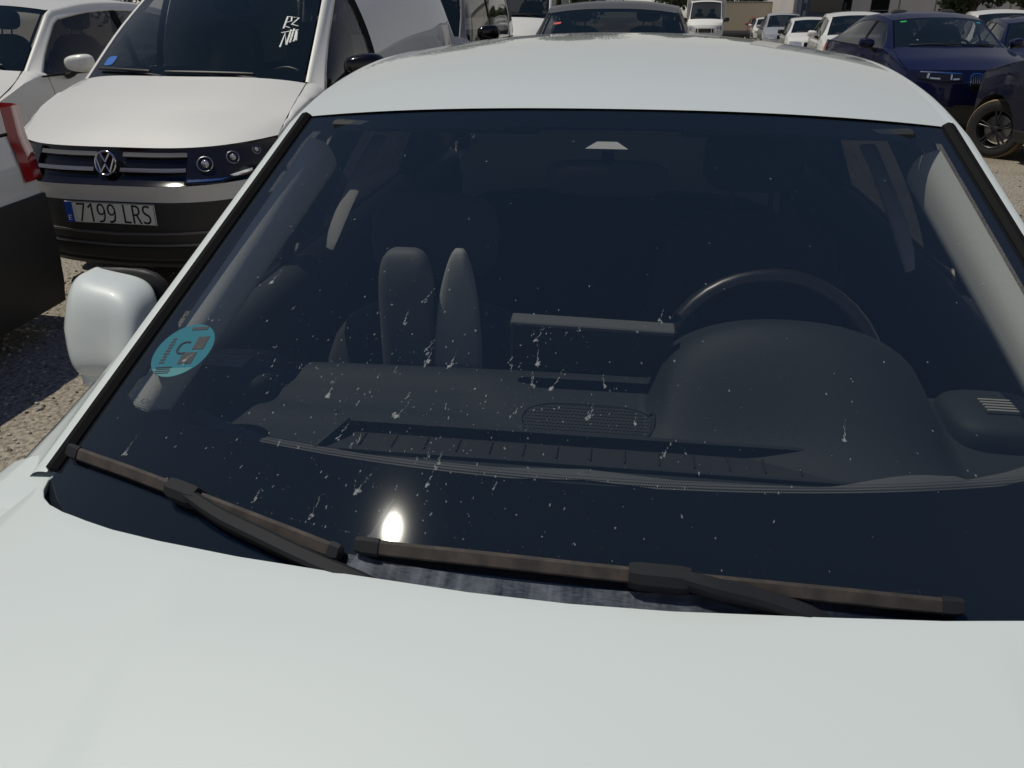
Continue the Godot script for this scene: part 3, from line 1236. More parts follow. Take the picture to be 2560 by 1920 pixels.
func windscreen_wiper(car: Node3D, sh: Shape, course: Array, at: float, arm: Array, label: String) -> void:
	var w := Node3D.new()
	w.name = "windscreen_wiper"
	w.set_meta("label", label)
	car.add_child(w, true)
	var line := curve2(course, 0.0, 1.0, 30)
	part("blade", beam(sh, line, [Vector2(-0.0088, 0.009), Vector2(-0.0080, 0.0115), Vector2(0.0015, 0.0170), Vector2(0.0058, 0.0158), Vector2(0.0066, 0.010)]), "wiper_blade", w)
	part("rubber_lip", beam(sh, line, [Vector2(-0.0030, 0.0005), Vector2(-0.0085, 0.0092), Vector2(0.0062, 0.0102), Vector2(0.0026, 0.0005)]), "rubber", w)
	var cap := [Vector2(-0.0098, 0.006), Vector2(-0.0092, 0.0130), Vector2(0.0015, 0.0182), Vector2(0.0068, 0.0174), Vector2(0.0080, 0.006)]
	part("end_cap", beam(sh, curve2(course, 0.0, 0.04, 3), cap, [0.8, 1.0, 1.0, 1.0]), "wiper_arm", w)
	part("end_cap", beam(sh, curve2(course, 0.965, 1.0, 3), cap, [1.0, 1.0, 1.0, 0.8]), "wiper_arm", w)
	part("connector", beam(sh, curve2(course, at - 0.05, at + 0.05, 6), [Vector2(-0.0150, 0.006), Vector2(-0.0140, 0.019), Vector2(-0.006, 0.0255), Vector2(0.008, 0.0240), Vector2(0.0115, 0.008)], [0.82, 1.0, 1.0, 1.0, 1.0, 1.0, 0.85]), "wiper_arm", w)
	# the arm: flat top, sloping flanks, lower towards its spindle under the bonnet
	var fine := curve2(arm, 0.0, 1.0, 30)
	var lift := []
	for q in arm:
		lift.append(Vector3(q[2], 0, 0))
	var rows := []
	for i in fine.size():
		var a: Vector2 = fine[maxi(0, i - 1)]
		var b: Vector2 = fine[mini(fine.size() - 1, i + 1)]
		var p := sh.piece(0, fine[i].y, fine[i].x)
		var n := sh.normal(0, fine[i].y, fine[i].x)
		var d := (sh.piece(0, b.y, b.x) - sh.piece(0, a.y, a.x)).normalized()
		var acr := n.cross(d).normalized()
		if acr.y < 0:
			acr = -acr
		var t := i / 30.0
		var up := cr(lift, t).x
		var hw := lerpf(0.0080, 0.0100, smoothstep(0.0, 0.5, t))
		var row := PackedVector3Array()
		for q in [Vector2(-hw, up - 0.012), Vector2(-hw * 0.9, up - 0.001), Vector2(-hw * 0.55, up + 0.003), Vector2(hw * 0.55, up + 0.003), Vector2(hw * 0.9, up - 0.001), Vector2(hw, up - 0.012)]:
			row.append(p + acr * q.x + n * q.y)
		rows.append(row)
	var list := []
	for k in 5:
		var strip := []
		for r in rows:
			strip.append(PackedVector3Array([r[k], r[k + 1]]))
		list.append(surf(strip))
	part("arm", join(list), "wiper_arm", w)


func main_car() -> void:
	var sh := main_shape()
	var off := Vector3(0, 0, Z0).rotated(Vector3.UP, YAW) + Vector3(-0.03, 0, 0)
	var car := thing("hatchback", "white hatchback filling the foreground with bug splashes on its windscreen", "car", off, YAW)
	build_car(car, sh, {"own_bonnet": true, "own_windscreen": true, "interior": false, "cowl": false, "mirrors": false, "doors": [mz(0.86), mz(1.90), mz(2.85)], "b_pillar": mz(1.90), "c_pillar": mz(2.95), "rear_glass": "tinted_glass",
		"patches": [["headlamp", [[0.55, 0.72, 0.93], [0.75, 0.72, 0.99], [0.97, 0.80, 0.985]], 0.008, "lamp_clear", true], ["grille", [[-0.5, 0.72, 0.92], [0.5, 0.72, 0.92]], 0.006, "gloss_black", false], ["lower_intake", [[-0.6, 0.14, 0.42], [0.6, 0.14, 0.42]], 0.006, "black_plastic", false]], "plate_v": 0.5})
	part("bonnet", main_bonnet(sh), "white_paint", car)
	# the scuttle under the wipers
	var ca := PackedVector3Array()
	var cb := PackedVector3Array()
	for j in 41:
		var s := -1.0 + j / 20.0
		ca.append(sh.piece(0, -0.035, s, -0.012))
		var x := s * 0.70
		cb.append(Vector3(x, bonnet_y(bonnet_rear(x) + Z0) - 0.075, -bonnet_rear(x) - Z0 + 0.10))
	part("scuttle", surf([ca, cb]), "black_plastic", car)
	# windscreen sheet and its black printed border on the inside
	part("windscreen", upper_patch(sh, 0, -0.05, 0.992, -0.985, 0.985, 0.0, 40, 48), "windscreen_glass", car)
	var lower := []
	for a in 9:
		var row := PackedVector3Array()
		for j in 49:
			var s := -1.0 + j / 24.0
			s *= 0.985
			var top := 0.190 - 0.026 * s * s + 0.05 * pow(smoothstep(0.90, 0.985, absf(s)), 1.5)
			row.append(sh.piece(0, lerpf(-0.05, top, a / 8.0), s, -0.004))
		lower.append(row)
	part("windscreen_border", join([surf(lower), upper_patch(sh, 0, 0.945, 0.992, -0.985, 0.985, -0.004, 4, 24), upper_patch(sh, 0, 0.12, 0.95, -0.985, -0.942, -0.004, 20, 3), upper_patch(sh, 0, 0.12, 0.95, 0.942, 0.985, -0.004, 20, 3)]), "frit", car)
	# rows of printed dots where the border breaks up
	var dots := []
	var disc := lathe_x([Vector2(0.0013, 0.0), Vector2(0.0001, 0.0)], 6)
	for r in 3:
		for j in 420:
			var s := -0.93 + 1.86 * (j + 0.5 * (r % 2)) / 420.0
			var f := 0.190 - 0.026 * s * s + 0.0042 * (r + 0.7)
			var n := sh.normal(0, f, s)
			dots.append([disc, Transform3D(Basis(Quaternion(Vector3.RIGHT, n)).scaled(Vector3.ONE * (1.0 - 0.22 * r)), sh.piece(0, f, s, -0.004))])
	var dn := part("border_dots", join(dots), "frit", car)
	dn.set_meta("kind", "stuff")
	# black side mouldings
	for sx in [-1.0, 1.0]:
		var path := []
		for k in 31:
			path.append(Vector2(sx * 0.989, lerpf(0.010, 1.0, k / 30.0)))
		part("windscreen_moulding", beam(sh, path, [Vector2(-0.0125, -0.006), Vector2(-0.0115, 0.004), Vector2(-0.004, 0.0085), Vector2(0.006, 0.0095), Vector2(0.0125, 0.003), Vector2(0.013, -0.012)]), "trim_black", car)
	# wipers
	windscreen_wiper(car, sh, [[-0.961, 0.051], [-0.81, 0.064], [-0.678, 0.067], [-0.56, 0.064], [-0.452, 0.057], [-0.352, 0.047]], 0.43, [[-0.665, 0.066, 0.020], [-0.63, 0.060, 0.022], [-0.57, 0.050, 0.020], [-0.49, 0.042, 0.017], [-0.39, 0.030, 0.013], [-0.31, 0.021, 0.008], [-0.245, 0.012, -0.005]], "shorter wiper in front of the passenger")
	windscreen_wiper(car, sh, [[-0.331, 0.062], [-0.141, 0.070], [0.038, 0.069], [0.211, 0.062], [0.379, 0.047], [0.545, 0.023]], 0.50, [[0.11, 0.066, 0.020], [0.15, 0.064, 0.022], [0.20, 0.054, 0.022], [0.255, 0.046, 0.018], [0.30, 0.036, 0.014], [0.34, 0.025, 0.009], [0.38, 0.012, -0.005]], "longer wiper in front of the driver")
	main_mirrors(car)
	main_interior(car, sh)
	windscreen_marks(car, sh)


func main_mirrors(car: Node3D) -> void:
	for sx in [-1.0, 1.0]:
		var mn := Node3D.new()
		mn.name = "door_mirror"
		car.add_child(mn, true)
		mn.position = Vector3(sx * 0.915, 0.972, mz(1.30))
		var bend := func(q: Vector3, p: Vector3) -> Vector3:
			if q.z < 0:
				p.z *= 0.42
			# a cap with a rounded outer end, its face falling away inwards and towards the foot
			p.x *= 1.0 - 0.20 * maxf(0.0, -q.y) - 0.12 * maxf(0.0, q.y)
			p.y += 0.012 * q.x * sx * q.y
			p.z -= 0.030 * q.x * sx * q.x * sx * signf(q.x * sx) + 0.040 * q.y - 0.02 * (1.0 - q.x * q.x) * q.y
			return p
		part("mirror_cap", lump(Vector3.ZERO, Vector3(0.094, 0.088, 0.080), 0.52, 44, 32, bend), "white_paint", mn)
		part("mirror_glass", lump(Vector3(-sx * 0.002, 0, -0.050), Vector3(0.082, 0.066, 0.004), 0.6, 24, 8), "chrome", mn)
		part("mirror_frame", lump(Vector3(-sx * 0.002, 0.006, -0.042), Vector3(0.096, 0.088, 0.014), 0.55, 30, 10), "black_plastic", mn)
		part("mirror_skirt", lump(Vector3(sx * 0.006, -0.100, 0.030), Vector3(0.062, 0.024, 0.036), 0.65, 20, 12), "white_paint", mn)
		part("mirror_foot", tube([Vector3(-sx * 0.03, -0.115, 0.015), Vector3(-sx * 0.045, -0.150, 0.01), Vector3(-sx * 0.11, -0.165, 0.0)], [0.040, 0.036, 0.036], 12), "black_plastic", mn)


func dash_y(x: float, d: float) -> float:
	var y := 0.930 + 0.026 * smoothstep(1.0, 1.17, d)
	var q := absf(x - 0.295) / 0.205
	var g := sqrt(maxf(0.0, 1.0 - pow(q, 2.3)))
	y += 0.130 * g * smoothstep(lerpf(1.0, 0.90, smoothstep(0.15, 0.45, x)), 1.15, d) * (1.0 - 0.12 * smoothstep(1.15, 1.215, d))
	# shallow tray in front of the passenger and the vent pod by the driver's door
	y -= 0.012 * smoothstep(0.10, 0.02, absf(absf(x + 0.36) - 0.0) - 0.13) * smoothstep(1.05, 1.10, d) * smoothstep(1.19, 1.15, d)
	return y


func main_interior(car: Node3D, sh: Shape) -> void:
	# dashboard top
	var rows := []
	for i in 33:
		var row := PackedVector3Array()
		for j in 81:
			var x := lerpf(-0.70, 0.70, j / 80.0)
			var s := clampf(x / 0.70, -1.0, 1.0)
			var front := 0.632 + 0.20 * pow(absf(s), 2.1)
			var back := 1.215 - 0.03 * pow(absf(s), 2.0)
			var d := lerpf(front, back, i / 32.0)
			row.append(Vector3(x, dash_y(x, d), mz(d)))
		rows.append(row)
	var last: PackedVector3Array = rows[-1]
	for k in [[0.012, -0.006], [0.018, -0.02], [0.0, -0.10], [-0.08, -0.30]]:
		var row := PackedVector3Array()
		for p in last:
			row.append(p + Vector3(0, k[1], -k[0]))
		rows.append(row)
	part("dashboard", surf(rows), "dash", car)
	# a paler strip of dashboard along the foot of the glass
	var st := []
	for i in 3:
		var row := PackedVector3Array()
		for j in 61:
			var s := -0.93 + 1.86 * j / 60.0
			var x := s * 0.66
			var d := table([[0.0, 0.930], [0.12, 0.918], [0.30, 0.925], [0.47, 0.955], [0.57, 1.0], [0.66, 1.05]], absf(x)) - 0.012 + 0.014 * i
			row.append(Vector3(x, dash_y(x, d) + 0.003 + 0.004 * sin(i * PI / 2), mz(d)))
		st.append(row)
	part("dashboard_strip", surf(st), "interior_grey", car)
	# defroster outlet: frame, dark slot and fins
	var vent := Node3D.new()
	vent.name = "defroster_outlet"
	car.add_child(vent, true)
	part("slot", bbox(Vector3(0.005, 0.932, mz(0.980)), Vector3(0.355, 0.003, 0.024), 0.001), "liner", vent)
	var fr := [bbox(Vector3(0.005, 0.943, mz(1.008)), Vector3(0.362, 0.012, 0.004), 0.002), bbox(Vector3(0.005, 0.934, mz(0.952)), Vector3(0.362, 0.004, 0.003), 0.0015)]
	for sx in [-1.0, 1.0]:
		fr.append(plate_of([Vector3(0.005 + sx * 0.362, 0.93, mz(1.01)), Vector3(0.005 + sx * 0.362, 0.955, mz(1.01)), Vector3(0.005 + sx * 0.395, 0.937, mz(0.95)), Vector3(0.005 + sx * 0.395, 0.93, mz(0.95))], Vector3(sx * 0.004, 0, 0)))
	for b in fr:
		part("frame", b, "dash", vent)
	for k in 15:
		part("fin", bbox(Vector3(-0.33 + 0.67 * k / 14.0, 0.936, mz(0.982)), Vector3(0.0010, 0.0022, 0.018), 0.0003), "dash_dark", vent)
	# speaker grille with holes
	var sp := []
	for i in 9:
		var row := PackedVector3Array()
		for j in 25:
			var t := j / 24.0 * 2.0 - 1.0
			var x := -0.005 + t * 0.100
			var half := 0.040 * pow(maxf(0.0, 1.0 - pow(absf(t), 3.5)), 0.5)
			var d := 1.070 + (i / 8.0 * 2.0 - 1.0) * half
			row.append(Vector3(x, dash_y(x, d) + 0.002, mz(d)))
		sp.append(row)
	var grille := part("speaker_grille", surf(sp), "dash_dark", car)
	var hol := []
	var ring := []
	for k in 40:
		var t := TAU * k / 40.0
		var x := -0.005 + sgp(cos(t), 0.6) * 0.100
		var d := 1.070 + sgp(sin(t), 0.8) * 0.040
		ring.append(Vector3(x, dash_y(x, d) + 0.003, mz(d)))
	part("grille_rim", tube(ring, 0.0014, 5, 1.0, true), "dash", grille)
	for i in 11:
		for j in 34:
			var x := -0.005 + ((j + 0.5 * (i % 2)) / 33.5 * 2.0 - 1.0) * 0.096
			var d := 1.070 + (i / 10.0 * 2.0 - 1.0) * 0.037
			if pow(absf((x + 0.005) / 0.100), 3.5) + pow(absf((d - 1.070) / 0.040), 2.0) < 0.93:
				hol.append(bbox(Vector3(x, dash_y(x, d) + 0.0025, mz(d)), Vector3(0.0019, 0.0008, 0.0016), 0.0004))
	var hn := part("grille_mesh", join(hol), "dash", grille)
	hn.set_meta("kind", "stuff")
	# centre display seen from behind, passenger tray, air vents
	var dsp := Node3D.new()
	dsp.name = "centre_display"
	car.add_child(dsp, true)
	dsp.position = Vector3(-0.008, 1.018, mz(1.175))
	dsp.rotation = Vector3(0.12, 0.0, -0.02)
	part("housing", bbox(Vector3.ZERO, Vector3(0.128, 0.040, 0.010), 0.004), "dash_dark", dsp)
	part("top_edge", bbox(Vector3(0, 0.0435, -0.002), Vector3(0.128, 0.0042, 0.016), 0.002), "interior_grey", dsp)
	part("screen", bbox(Vector3(0, 0, -0.0105), Vector3(0.118, 0.034, 0.001), 0.0004), "display", dsp)
	for sx in [-1.0, 1.0]:
		var pod := Node3D.new()
		pod.name = "side_air_vent"
		car.add_child(pod, true)
		pod.position = Vector3(sx * 0.595, 0.952, mz(1.135))
		part("pod", lump(Vector3(0, -0.006, 0), Vector3(0.075, 0.036, 0.075), 0.6, 24, 12), "dash", pod)
		part("opening", bbox(Vector3(0.012 * sx, 0.030, 0.012), Vector3(0.040, 0.002, 0.024), 0.001), "liner", pod)
		for k in 5:
			part("slat", bbox(Vector3(0.012 * sx, 0.0325, -0.006 + 0.009 * k), Vector3(0.038, 0.0016, 0.0022), 0.0006), "seat_panel", pod)
	# steering wheel, column and a silver stalk trim
	steering_wheel(car, Vector3(0.295, 0.922, mz(1.295)), -0.42, 0.183)
	part("steering_column", tube([Vector3(0.295, 0.935, mz(1.28)), Vector3(0.295, 0.88, mz(1.12))], [0.045, 0.06], 12), "dash_dark", car)
	part("trim_clip", bbox(Vector3(0.145, 1.0, mz(1.20)), Vector3(0.022, 0.004, 0.012), 0.002), "interior_silver", car)
	# pillar trims
	for sx in [-1.0, 1.0]:
		var pr := []
		for k in 25:
			var f := lerpf(0.12, 0.94, k / 24.0)
			var o := sh.piece(0, f, sx * 0.945, -0.012)
			var i2 := o + Vector3(-sx * lerpf(0.042, 0.022, f), lerpf(0.0, -0.062, f), lerpf(-0.080, -0.062, f))
			var row := PackedVector3Array()
			for q in 9:
				var t := q / 8.0
				var p := o.lerp(i2, t)
				p.x -= sx * 0.010 * sin(PI * t)
				p.y += 0.010 * sin(PI * t)
				row.append(p)
			for q in [Vector3(0.006, -0.010, -0.012), Vector3(0.03, -0.016, -0.04), Vector3(0.075, -0.02, -0.10)]:
				row.append(i2 + Vector3(sx * q.x, q.y, q.z))
			pr.append(row)
		part("pillar_trim", surf(pr), "pillar_trim", car)
		# inner roof side trim, running back above the windows
		var rt := []
		for k in 21:
			var z := lerpf(mz(1.50), mz(3.1), k / 20.0)
			var r := sh.rail(z) - sh.rail_out
			rt.append(PackedVector3Array([Vector3(sx * (r.x - 0.01), r.y - 0.045, z), Vector3(sx * (r.x + 0.012), r.y - 0.075, z), Vector3(sx * (r.x + 0.022), r.y - 0.10, z)]))
		part("roof_side_trim", surf(rt), "headliner", car)
		# middle pillar: pale upper trim that narrows upwards, belt below
		var bp := []
		for k in 17:
			var t := k / 16.0
			var y := lerpf(1.0, 1.30, t)
			var d := lerpf(1.86, 2.02, t * t)
			var z := mz(d)
			var gx := sh.glass_side(z, clampf((y - sh.belt(z)) / maxf(0.05, sh.rail(z).y - sh.belt(z)), 0.0, 1.0)).x - 0.035
			bp.append(PackedVector3Array([Vector3(sx * gx, y, z + 0.10), Vector3(sx * (gx - 0.022), y, z + 0.05), Vector3(sx * (gx - 0.022), y, z - 0.09), Vector3(sx * gx, y, z - 0.13)]))
		part("middle_pillar_trim", surf(bp), "dash_dark", car)
		var bl := []
		for k in 13:
			var t := k / 12.0
			bl.append(Vector3(sx * lerpf(0.655, 0.592, t), lerpf(1.0, 1.225, t), mz(lerpf(1.76, 2.02, pow(t, 1.6)))))
		part("seat_belt", tube(bl, 0.020, 8, 0.25), "headliner", car)
		# door tops
		var dt := []
		for k in 21:
			var z := lerpf(mz(1.02), mz(3.54), k / 20.0)
			var g := sh.glass_side(z, 0.0)
			dt.append(PackedVector3Array([Vector3(sx * (g.x - 0.012), g.y + 0.012, z), Vector3(sx * (g.x - 0.05), g.y + 0.016, z), Vector3(sx * (g.x - 0.085), g.y - 0.01, z), Vector3(sx * (g.x - 0.10), g.y - 0.14, z), Vector3(sx * (g.x - 0.07), g.y - 0.40, z)]))
		part("door_trim", surf(dt), "dash_dark", car)
		part("rear_pillar_trim", side_glass(sh, mz(2.93), mz(3.52), 0.0, 0.02, sx, -0.035), "dash_dark", car)
		# sun visor folded up under the roof
		part("sun_visor", bbox(Vector3(sx * 0.31, 1.322, mz(1.475)), Vector3(0.19, 0.009, 0.05), 0.006), "dash", car)
	# front and rear seats
	seat_into(car, Vector3(0.36, 0.36, mz(1.70)), 0.30)
	var ps := seat_into(car, Vector3(-0.34, 0.27, mz(1.17)), 0.16)
	# two upright pads of the front passenger seat: a dark bolster and a pale panel that narrows upwards
	var taper := func(q: Vector3, p: Vector3) -> Vector3:
		p.x = p.x * (1.0 - 0.62 * pow(maxf(0.0, q.y * 0.5 + 0.5), 2.5)) + 0.006 * q.y
		return p
	part("seat_bolster", lump(Vector3(0.008, 0.72, -0.10), Vector3(0.048, 0.155, 0.030), 0.5, 20, 16), "interior_grey", ps)
	part("seat_insert", lump(Vector3(0.096, 0.72, -0.10), Vector3(0.046, 0.158, 0.022), 0.55, 20, 16, taper), "seat_panel", ps)
	part("rear_bench", lump(Vector3(0, 0.62, mz(2.75)), Vector3(0.62, 0.34, 0.10), 0.45, 24, 12), "seat_cloth", car)
	# rear-view mirror and the sensor cover behind the glass
	var rm := Node3D.new()
	rm.name = "rear_view_mirror"
	car.add_child(rm, true)
	rm.position = Vector3(0.0, 1.25, mz(1.38))
	part("mirror_shell", lump(Vector3.ZERO, Vector3(0.105, 0.030, 0.020), 0.55, 24, 12), "liner", rm)
	part("mirror_stem", tube([Vector3(0, 0.01, 0.0), Vector3(0, 0.045, 0.015), Vector3(0, 0.055, 0.03)], 0.010, 8), "gloss_black", rm)
	var sc := []
	for k in 7:
		var f := lerpf(0.894, 0.916, k / 6.0)
		var hw := lerpf(0.034, 0.016, k / 6.0) / 0.57
		var row := PackedVector3Array()
		for j in 7:
			row.append(sh.piece(0, f, -0.003 + hw * (j / 3.0 - 1.0), -0.012))
		sc.append(row)
	part("sensor_cover", surf(sc), "pillar_trim", car)
	

# the sticker on the glass, dried insects, and the film of dirt that the wipers leave
func windscreen_marks(car: Node3D, sh: Shape) -> void:
	var cs := Vector2(-0.878, 0.302)
	var at := sh.piece(0, cs.y, cs.x, -0.0035)
	var n := sh.normal(0, cs.y, cs.x)
	var right := (sh.piece(0, cs.y, cs.x + 0.01) - sh.piece(0, cs.y, cs.x - 0.01)).normalized()
	var up := n.cross(right).normalized()
	var stn := Node3D.new()
	stn.name = "emission_sticker"
	stn.set_meta("label", "round blue environmental sticker with the letter C")
	car.add_child(stn, true)
	stn.transform = Transform3D(Basis(right, up, n), at)
	stn.rotate_object_local(Vector3.BACK, 0.30)
	var disc := []
	for k in 48:
		disc.append(Vector3(cos(TAU * k / 48) * 0.050, sin(TAU * k / 48) * 0.050, -0.0006))
	part("disc", plate_of(disc, Vector3(0, 0, 0.0006)), "sticker_cyan", stn)
	var low := []
	for k in 13:
		var t := PI + 0.75 + (PI - 1.5) * k / 12.0
		low.append(Vector3(cos(t) * 0.0495, sin(t) * 0.0495, 0.0002))
	part("pale_foot", plate_of(low, Vector3(0, 0, 0.0004)), "sticker_light", stn)
	lettering(stn, "letter", "C", 0.024, Vector3(-0.002, 0.004, 0.0006), "plate_ink", 0.019)
	part("print_block", bbox(Vector3(0.026, 0.012, 0.0004), Vector3(0.0095, 0.012, 0.0004), 0.0001), "sticker_brown", stn)
	part("print_block", bbox(Vector3(0.016, -0.016, 0.0004), Vector3(0.012, 0.0105, 0.0004), 0.0001), "sticker_brown", stn)
	part("print_block", bbox(Vector3(0.010, 0.041, 0.0004), Vector3(0.014, 0.003, 0.0004), 0.0001), "sticker_brown", stn)
	for k in 9:
		part("print_line", bbox(Vector3(-0.026, 0.022 - 0.0055 * k, 0.0004), Vector3(0.0032 + 0.0006 * (k % 3), 0.0016, 0.0004), 0.0001), "sticker_brown", stn)
	for k in 4:
		part("print_line", bbox(Vector3(-0.016 + 0.0006 * k, -0.032 - 0.0035 * k, 0.0004), Vector3(0.014 - 0.002 * (k % 2), 0.0010, 0.0004), 0.0001), "plate_ink", stn)
	# a row of tiny printed letters in the lower corner of the glass
	lettering(car, "glass_marking", "AS2  43R", 0.007, Vector3.ZERO, "plate_ink", 0.045).transform = Transform3D(Basis(right * 0.02, up * 0.016, n * 0.001), sh.piece(0, 0.185, -0.905, -0.003))
	# dried insects: ragged spots and short smears
	var st := SurfaceTool.new()
	st.begin(Mesh.PRIMITIVE_TRIANGLES)
	var spot := func(f: float, s: float, r: float, stretch: float, dir: float) -> void:
		var c0 := sh.piece(0, f, s, 0.0007)
		var nn := sh.normal(0, f, s)
		var rr := (sh.piece(0, f, s + 0.005) - sh.piece(0, f, s - 0.005)).normalized()
		var uu := nn.cross(rr)
		if uu.y < 0:
			uu = -uu
		var k := 9
		var pts := []
		for q in k:
			var t := TAU * q / k
			var l := r * rng.randf_range(0.35, 1.15)
			var v := Vector2(cos(t) * l, sin(t) * l * stretch).rotated(dir)
			pts.append(c0 + rr * v.x + uu * v.y)
		for q in k:
			for p in [c0, pts[(q + 1) % k], pts[q]]:
				st.set_normal(nn)
				st.add_vertex(p)
	for k in 1000:
		var s := clampf(rng.randfn(-0.28, 0.30), -0.92, 0.85)
		var f := 0.0
		f = clampf(rng.randfn(0.26, 0.13), 0.08, 0.85)
		spot.call(f, s, pow(rng.randf(), 4.0) * 0.0011 + 0.00028, rng.randf_range(1.0, 2.6), rng.randf_range(-0.5, 0.5))
	for k in 200:
		spot.call(rng.randf_range(0.08, 0.9), rng.randf_range(-0.9, 0.9), pow(rng.randf(), 3.0) * 0.0014 + 0.0004, rng.randf_range(1.0, 1.8), rng.randf_range(-0.5, 0.5))
	for k in 52:
		var s := clampf(rng.randfn(-0.30, 0.25), -0.85, 0.50)
		var f := clampf(rng.randfn(0.28, 0.14), 0.09, 0.75)
		var dir := rng.randf_range(-0.55, 0.30)
		var big := pow(rng.randf(), 2.0)
		# a splash: a ragged head and a thinning tail blown up the glass
		for q in int(lerpf(2.0, 5.0, big)):
			spot.call(f + rng.randfn(0, 0.002), s + rng.randfn(0, 0.0025), lerpf(0.0008, 0.0033, big) * rng.randf_range(0.5, 1.1), rng.randf_range(1.0, 1.8), dir)
		for q in int(lerpf(2.0, 14.0, big)):
			var g := (q + rng.randf()) / 14.0
			spot.call(f + g * 0.045, s - dir * g * 0.05 + rng.randfn(0, 0.0012), rng.randf_range(0.0003, 0.0010) * (1.15 - g), rng.randf_range(2.0, 6.0), dir)
	var bugs := mat("insect_smear", Color(0.52, 0.56, 0.58), 0.9)
	bugs.transparency = BaseMaterial3D.TRANSPARENCY_ALPHA
	bugs.albedo_color.a = 0.27
	bugs.roughness = 0.9
	var bn := part("insect_splashes", st.commit(), bugs, car)
	bn.set_meta("kind", "stuff")
	# dirt film
	var film := mat("dirt_film", Color(1, 1, 1), 0.95)
	film.transparency = BaseMaterial3D.TRANSPARENCY_ALPHA
	film.albedo_texture = film_texture()
	film.uv1_scale = Vector3(1, 1, 1)
	part("dirt_film", join([upper_patch(sh, 0, -0.04, 0.052, -0.345, 0.50, 0.0011, 3, 24)]), film, car, "streaky dust below the wiper")
	# the wedge of dirt between the two wiped fans
	var wd := []
	for k in 9:
		var t := k / 8.0
		var row := PackedVector3Array()
		for j in 5:
			row.append(sh.piece(0, lerpf(0.0, 0.135, t), lerpf(-0.352, -0.300, t) + (j / 4.0) * lerpf(0.036, 0.004, t), 0.0013))
		wd.append(row)
	part("dirt_film", surf(wd), film, car, "wedge of dust between the wipers")


func film_texture() -> ImageTexture:
	var im := Image.create(512, 256, false, Image.FORMAT_RGBA8)
	var n := FastNoiseLite.new()
	n.seed = 12
	n.frequency = 0.05
	n.fractal_octaves = 4
	var n2 := FastNoiseLite.new()
	n2.seed = 13
	n2.frequency = 0.09
	for x in 512:
		var streak := n.get_noise_2d(x * 0.9, 4.0) * 0.5 + n2.get_noise_2d(x * 2.1, 9.0) * 0.35
		for y in 256:
			var a := 0.20 + 0.22 * streak + 0.16 * n.get_noise_2d(x * 0.5, y * 0.10 + 90.0) + 0.10 * n2.get_noise_2d(x, y)
			a *= clampf((500.0 + 60.0 * n.get_noise_2d(y * 0.7, 40.0) - x) / 260.0, 0.0, 1.0)
			im.set_pixel(x, y, Color(0.62, 0.65, 0.70, clampf(a, 0.0, 0.5)))
	return ImageTexture.create_from_image(im)


# ---------------------------------------------------------------- presets
# w half width, l length, h height, zc/yc foot of the windscreen on the centre line, yh bonnet front height, slope of the screen (run over rise)
func preset(w: float, l: float, h: float, zc: float, yc: float, yh: float, slope := 1.7, tail := 0.75, rear_y := 0.98) -> Shape:
	var sh := Shape.new()
	sh.w = w
	sh.length = l
	sh.hood_c = yh
	sh.hood_e = yh - 0.02
	sh.lean = [[0.2, 0.09], [0.42, 0.0], [yh - 0.16, 0.015], [yh, 0.10]]
	var yt := h - 0.09
	var zt := zc + (yt - yc) * slope
	var ze := l - tail
	sh.hc = [Vector3.ZERO, Vector3(0, lerpf(yh, yc, 0.50), -lerpf(0.1, zc, 0.38)), Vector3(0, lerpf(yh, yc, 0.80), -lerpf(0.1, zc, 0.70)), Vector3(0, yc + 0.012, -zc + 0.02)]
	sh.he = [Vector3.ZERO, Vector3(w * 0.90, lerpf(yh, yc, 0.42) - 0.02, -lerpf(0.45, zc + 0.17, 0.36)), Vector3(w * 0.86, lerpf(yh, yc, 0.74) - 0.02, -lerpf(0.45, zc + 0.17, 0.70)), Vector3(w * 0.80, yc - 0.012, -zc - 0.15)]
	sh.c = [[Vector3(0, yc, -zc), Vector3(0, lerpf(yc, yt, 0.52) + 0.008, -lerpf(zc, zt, 0.5)), Vector3(0, yt, -zt)],
		[Vector3(0, yt, -zt), Vector3(0, h - 0.02, -lerpf(zt, ze, 0.25)), Vector3(0, h, -lerpf(zt, ze, 0.5)), Vector3(0, h - 0.012, -lerpf(zt, ze, 0.75)), Vector3(0, h - 0.055, -ze)],
		[Vector3(0, h - 0.055, -ze), Vector3(0, lerpf(h - 0.055, rear_y, 0.55), -lerpf(ze, l - 0.08, 0.62)), Vector3(0, rear_y, -l + 0.08)]]
	sh.e = [[Vector3(w * 0.80, yc - 0.025, -zc - 0.17), Vector3(w * 0.735, lerpf(yc, yt, 0.50) - 0.03, -lerpf(zc + 0.17, zt + 0.07, 0.5)), Vector3(w * 0.665, yt - 0.04, -zt - 0.07)],
		[Vector3(w * 0.665, yt - 0.04, -zt - 0.07), Vector3(w * 0.685, h - 0.068, -lerpf(zt + 0.07, ze, 0.25)), Vector3(w * 0.69, h - 0.052, -lerpf(zt + 0.07, ze, 0.5)), Vector3(w * 0.68, h - 0.065, -lerpf(zt + 0.07, ze, 0.75)), Vector3(w * 0.65, h - 0.11, -ze + 0.02)],
		[Vector3(w * 0.65, h - 0.11, -ze + 0.02), Vector3(w * 0.70, lerpf(h - 0.055, rear_y, 0.55) - 0.03, -lerpf(ze, l - 0.14, 0.62)), Vector3(w * 0.74, rear_y, -l + 0.14)]]
	sh.belt0 = yc - 0.065
	sh.belt1 = rear_y
	sh.axle_r = -l + 0.72
	sh.ready()
	return sh


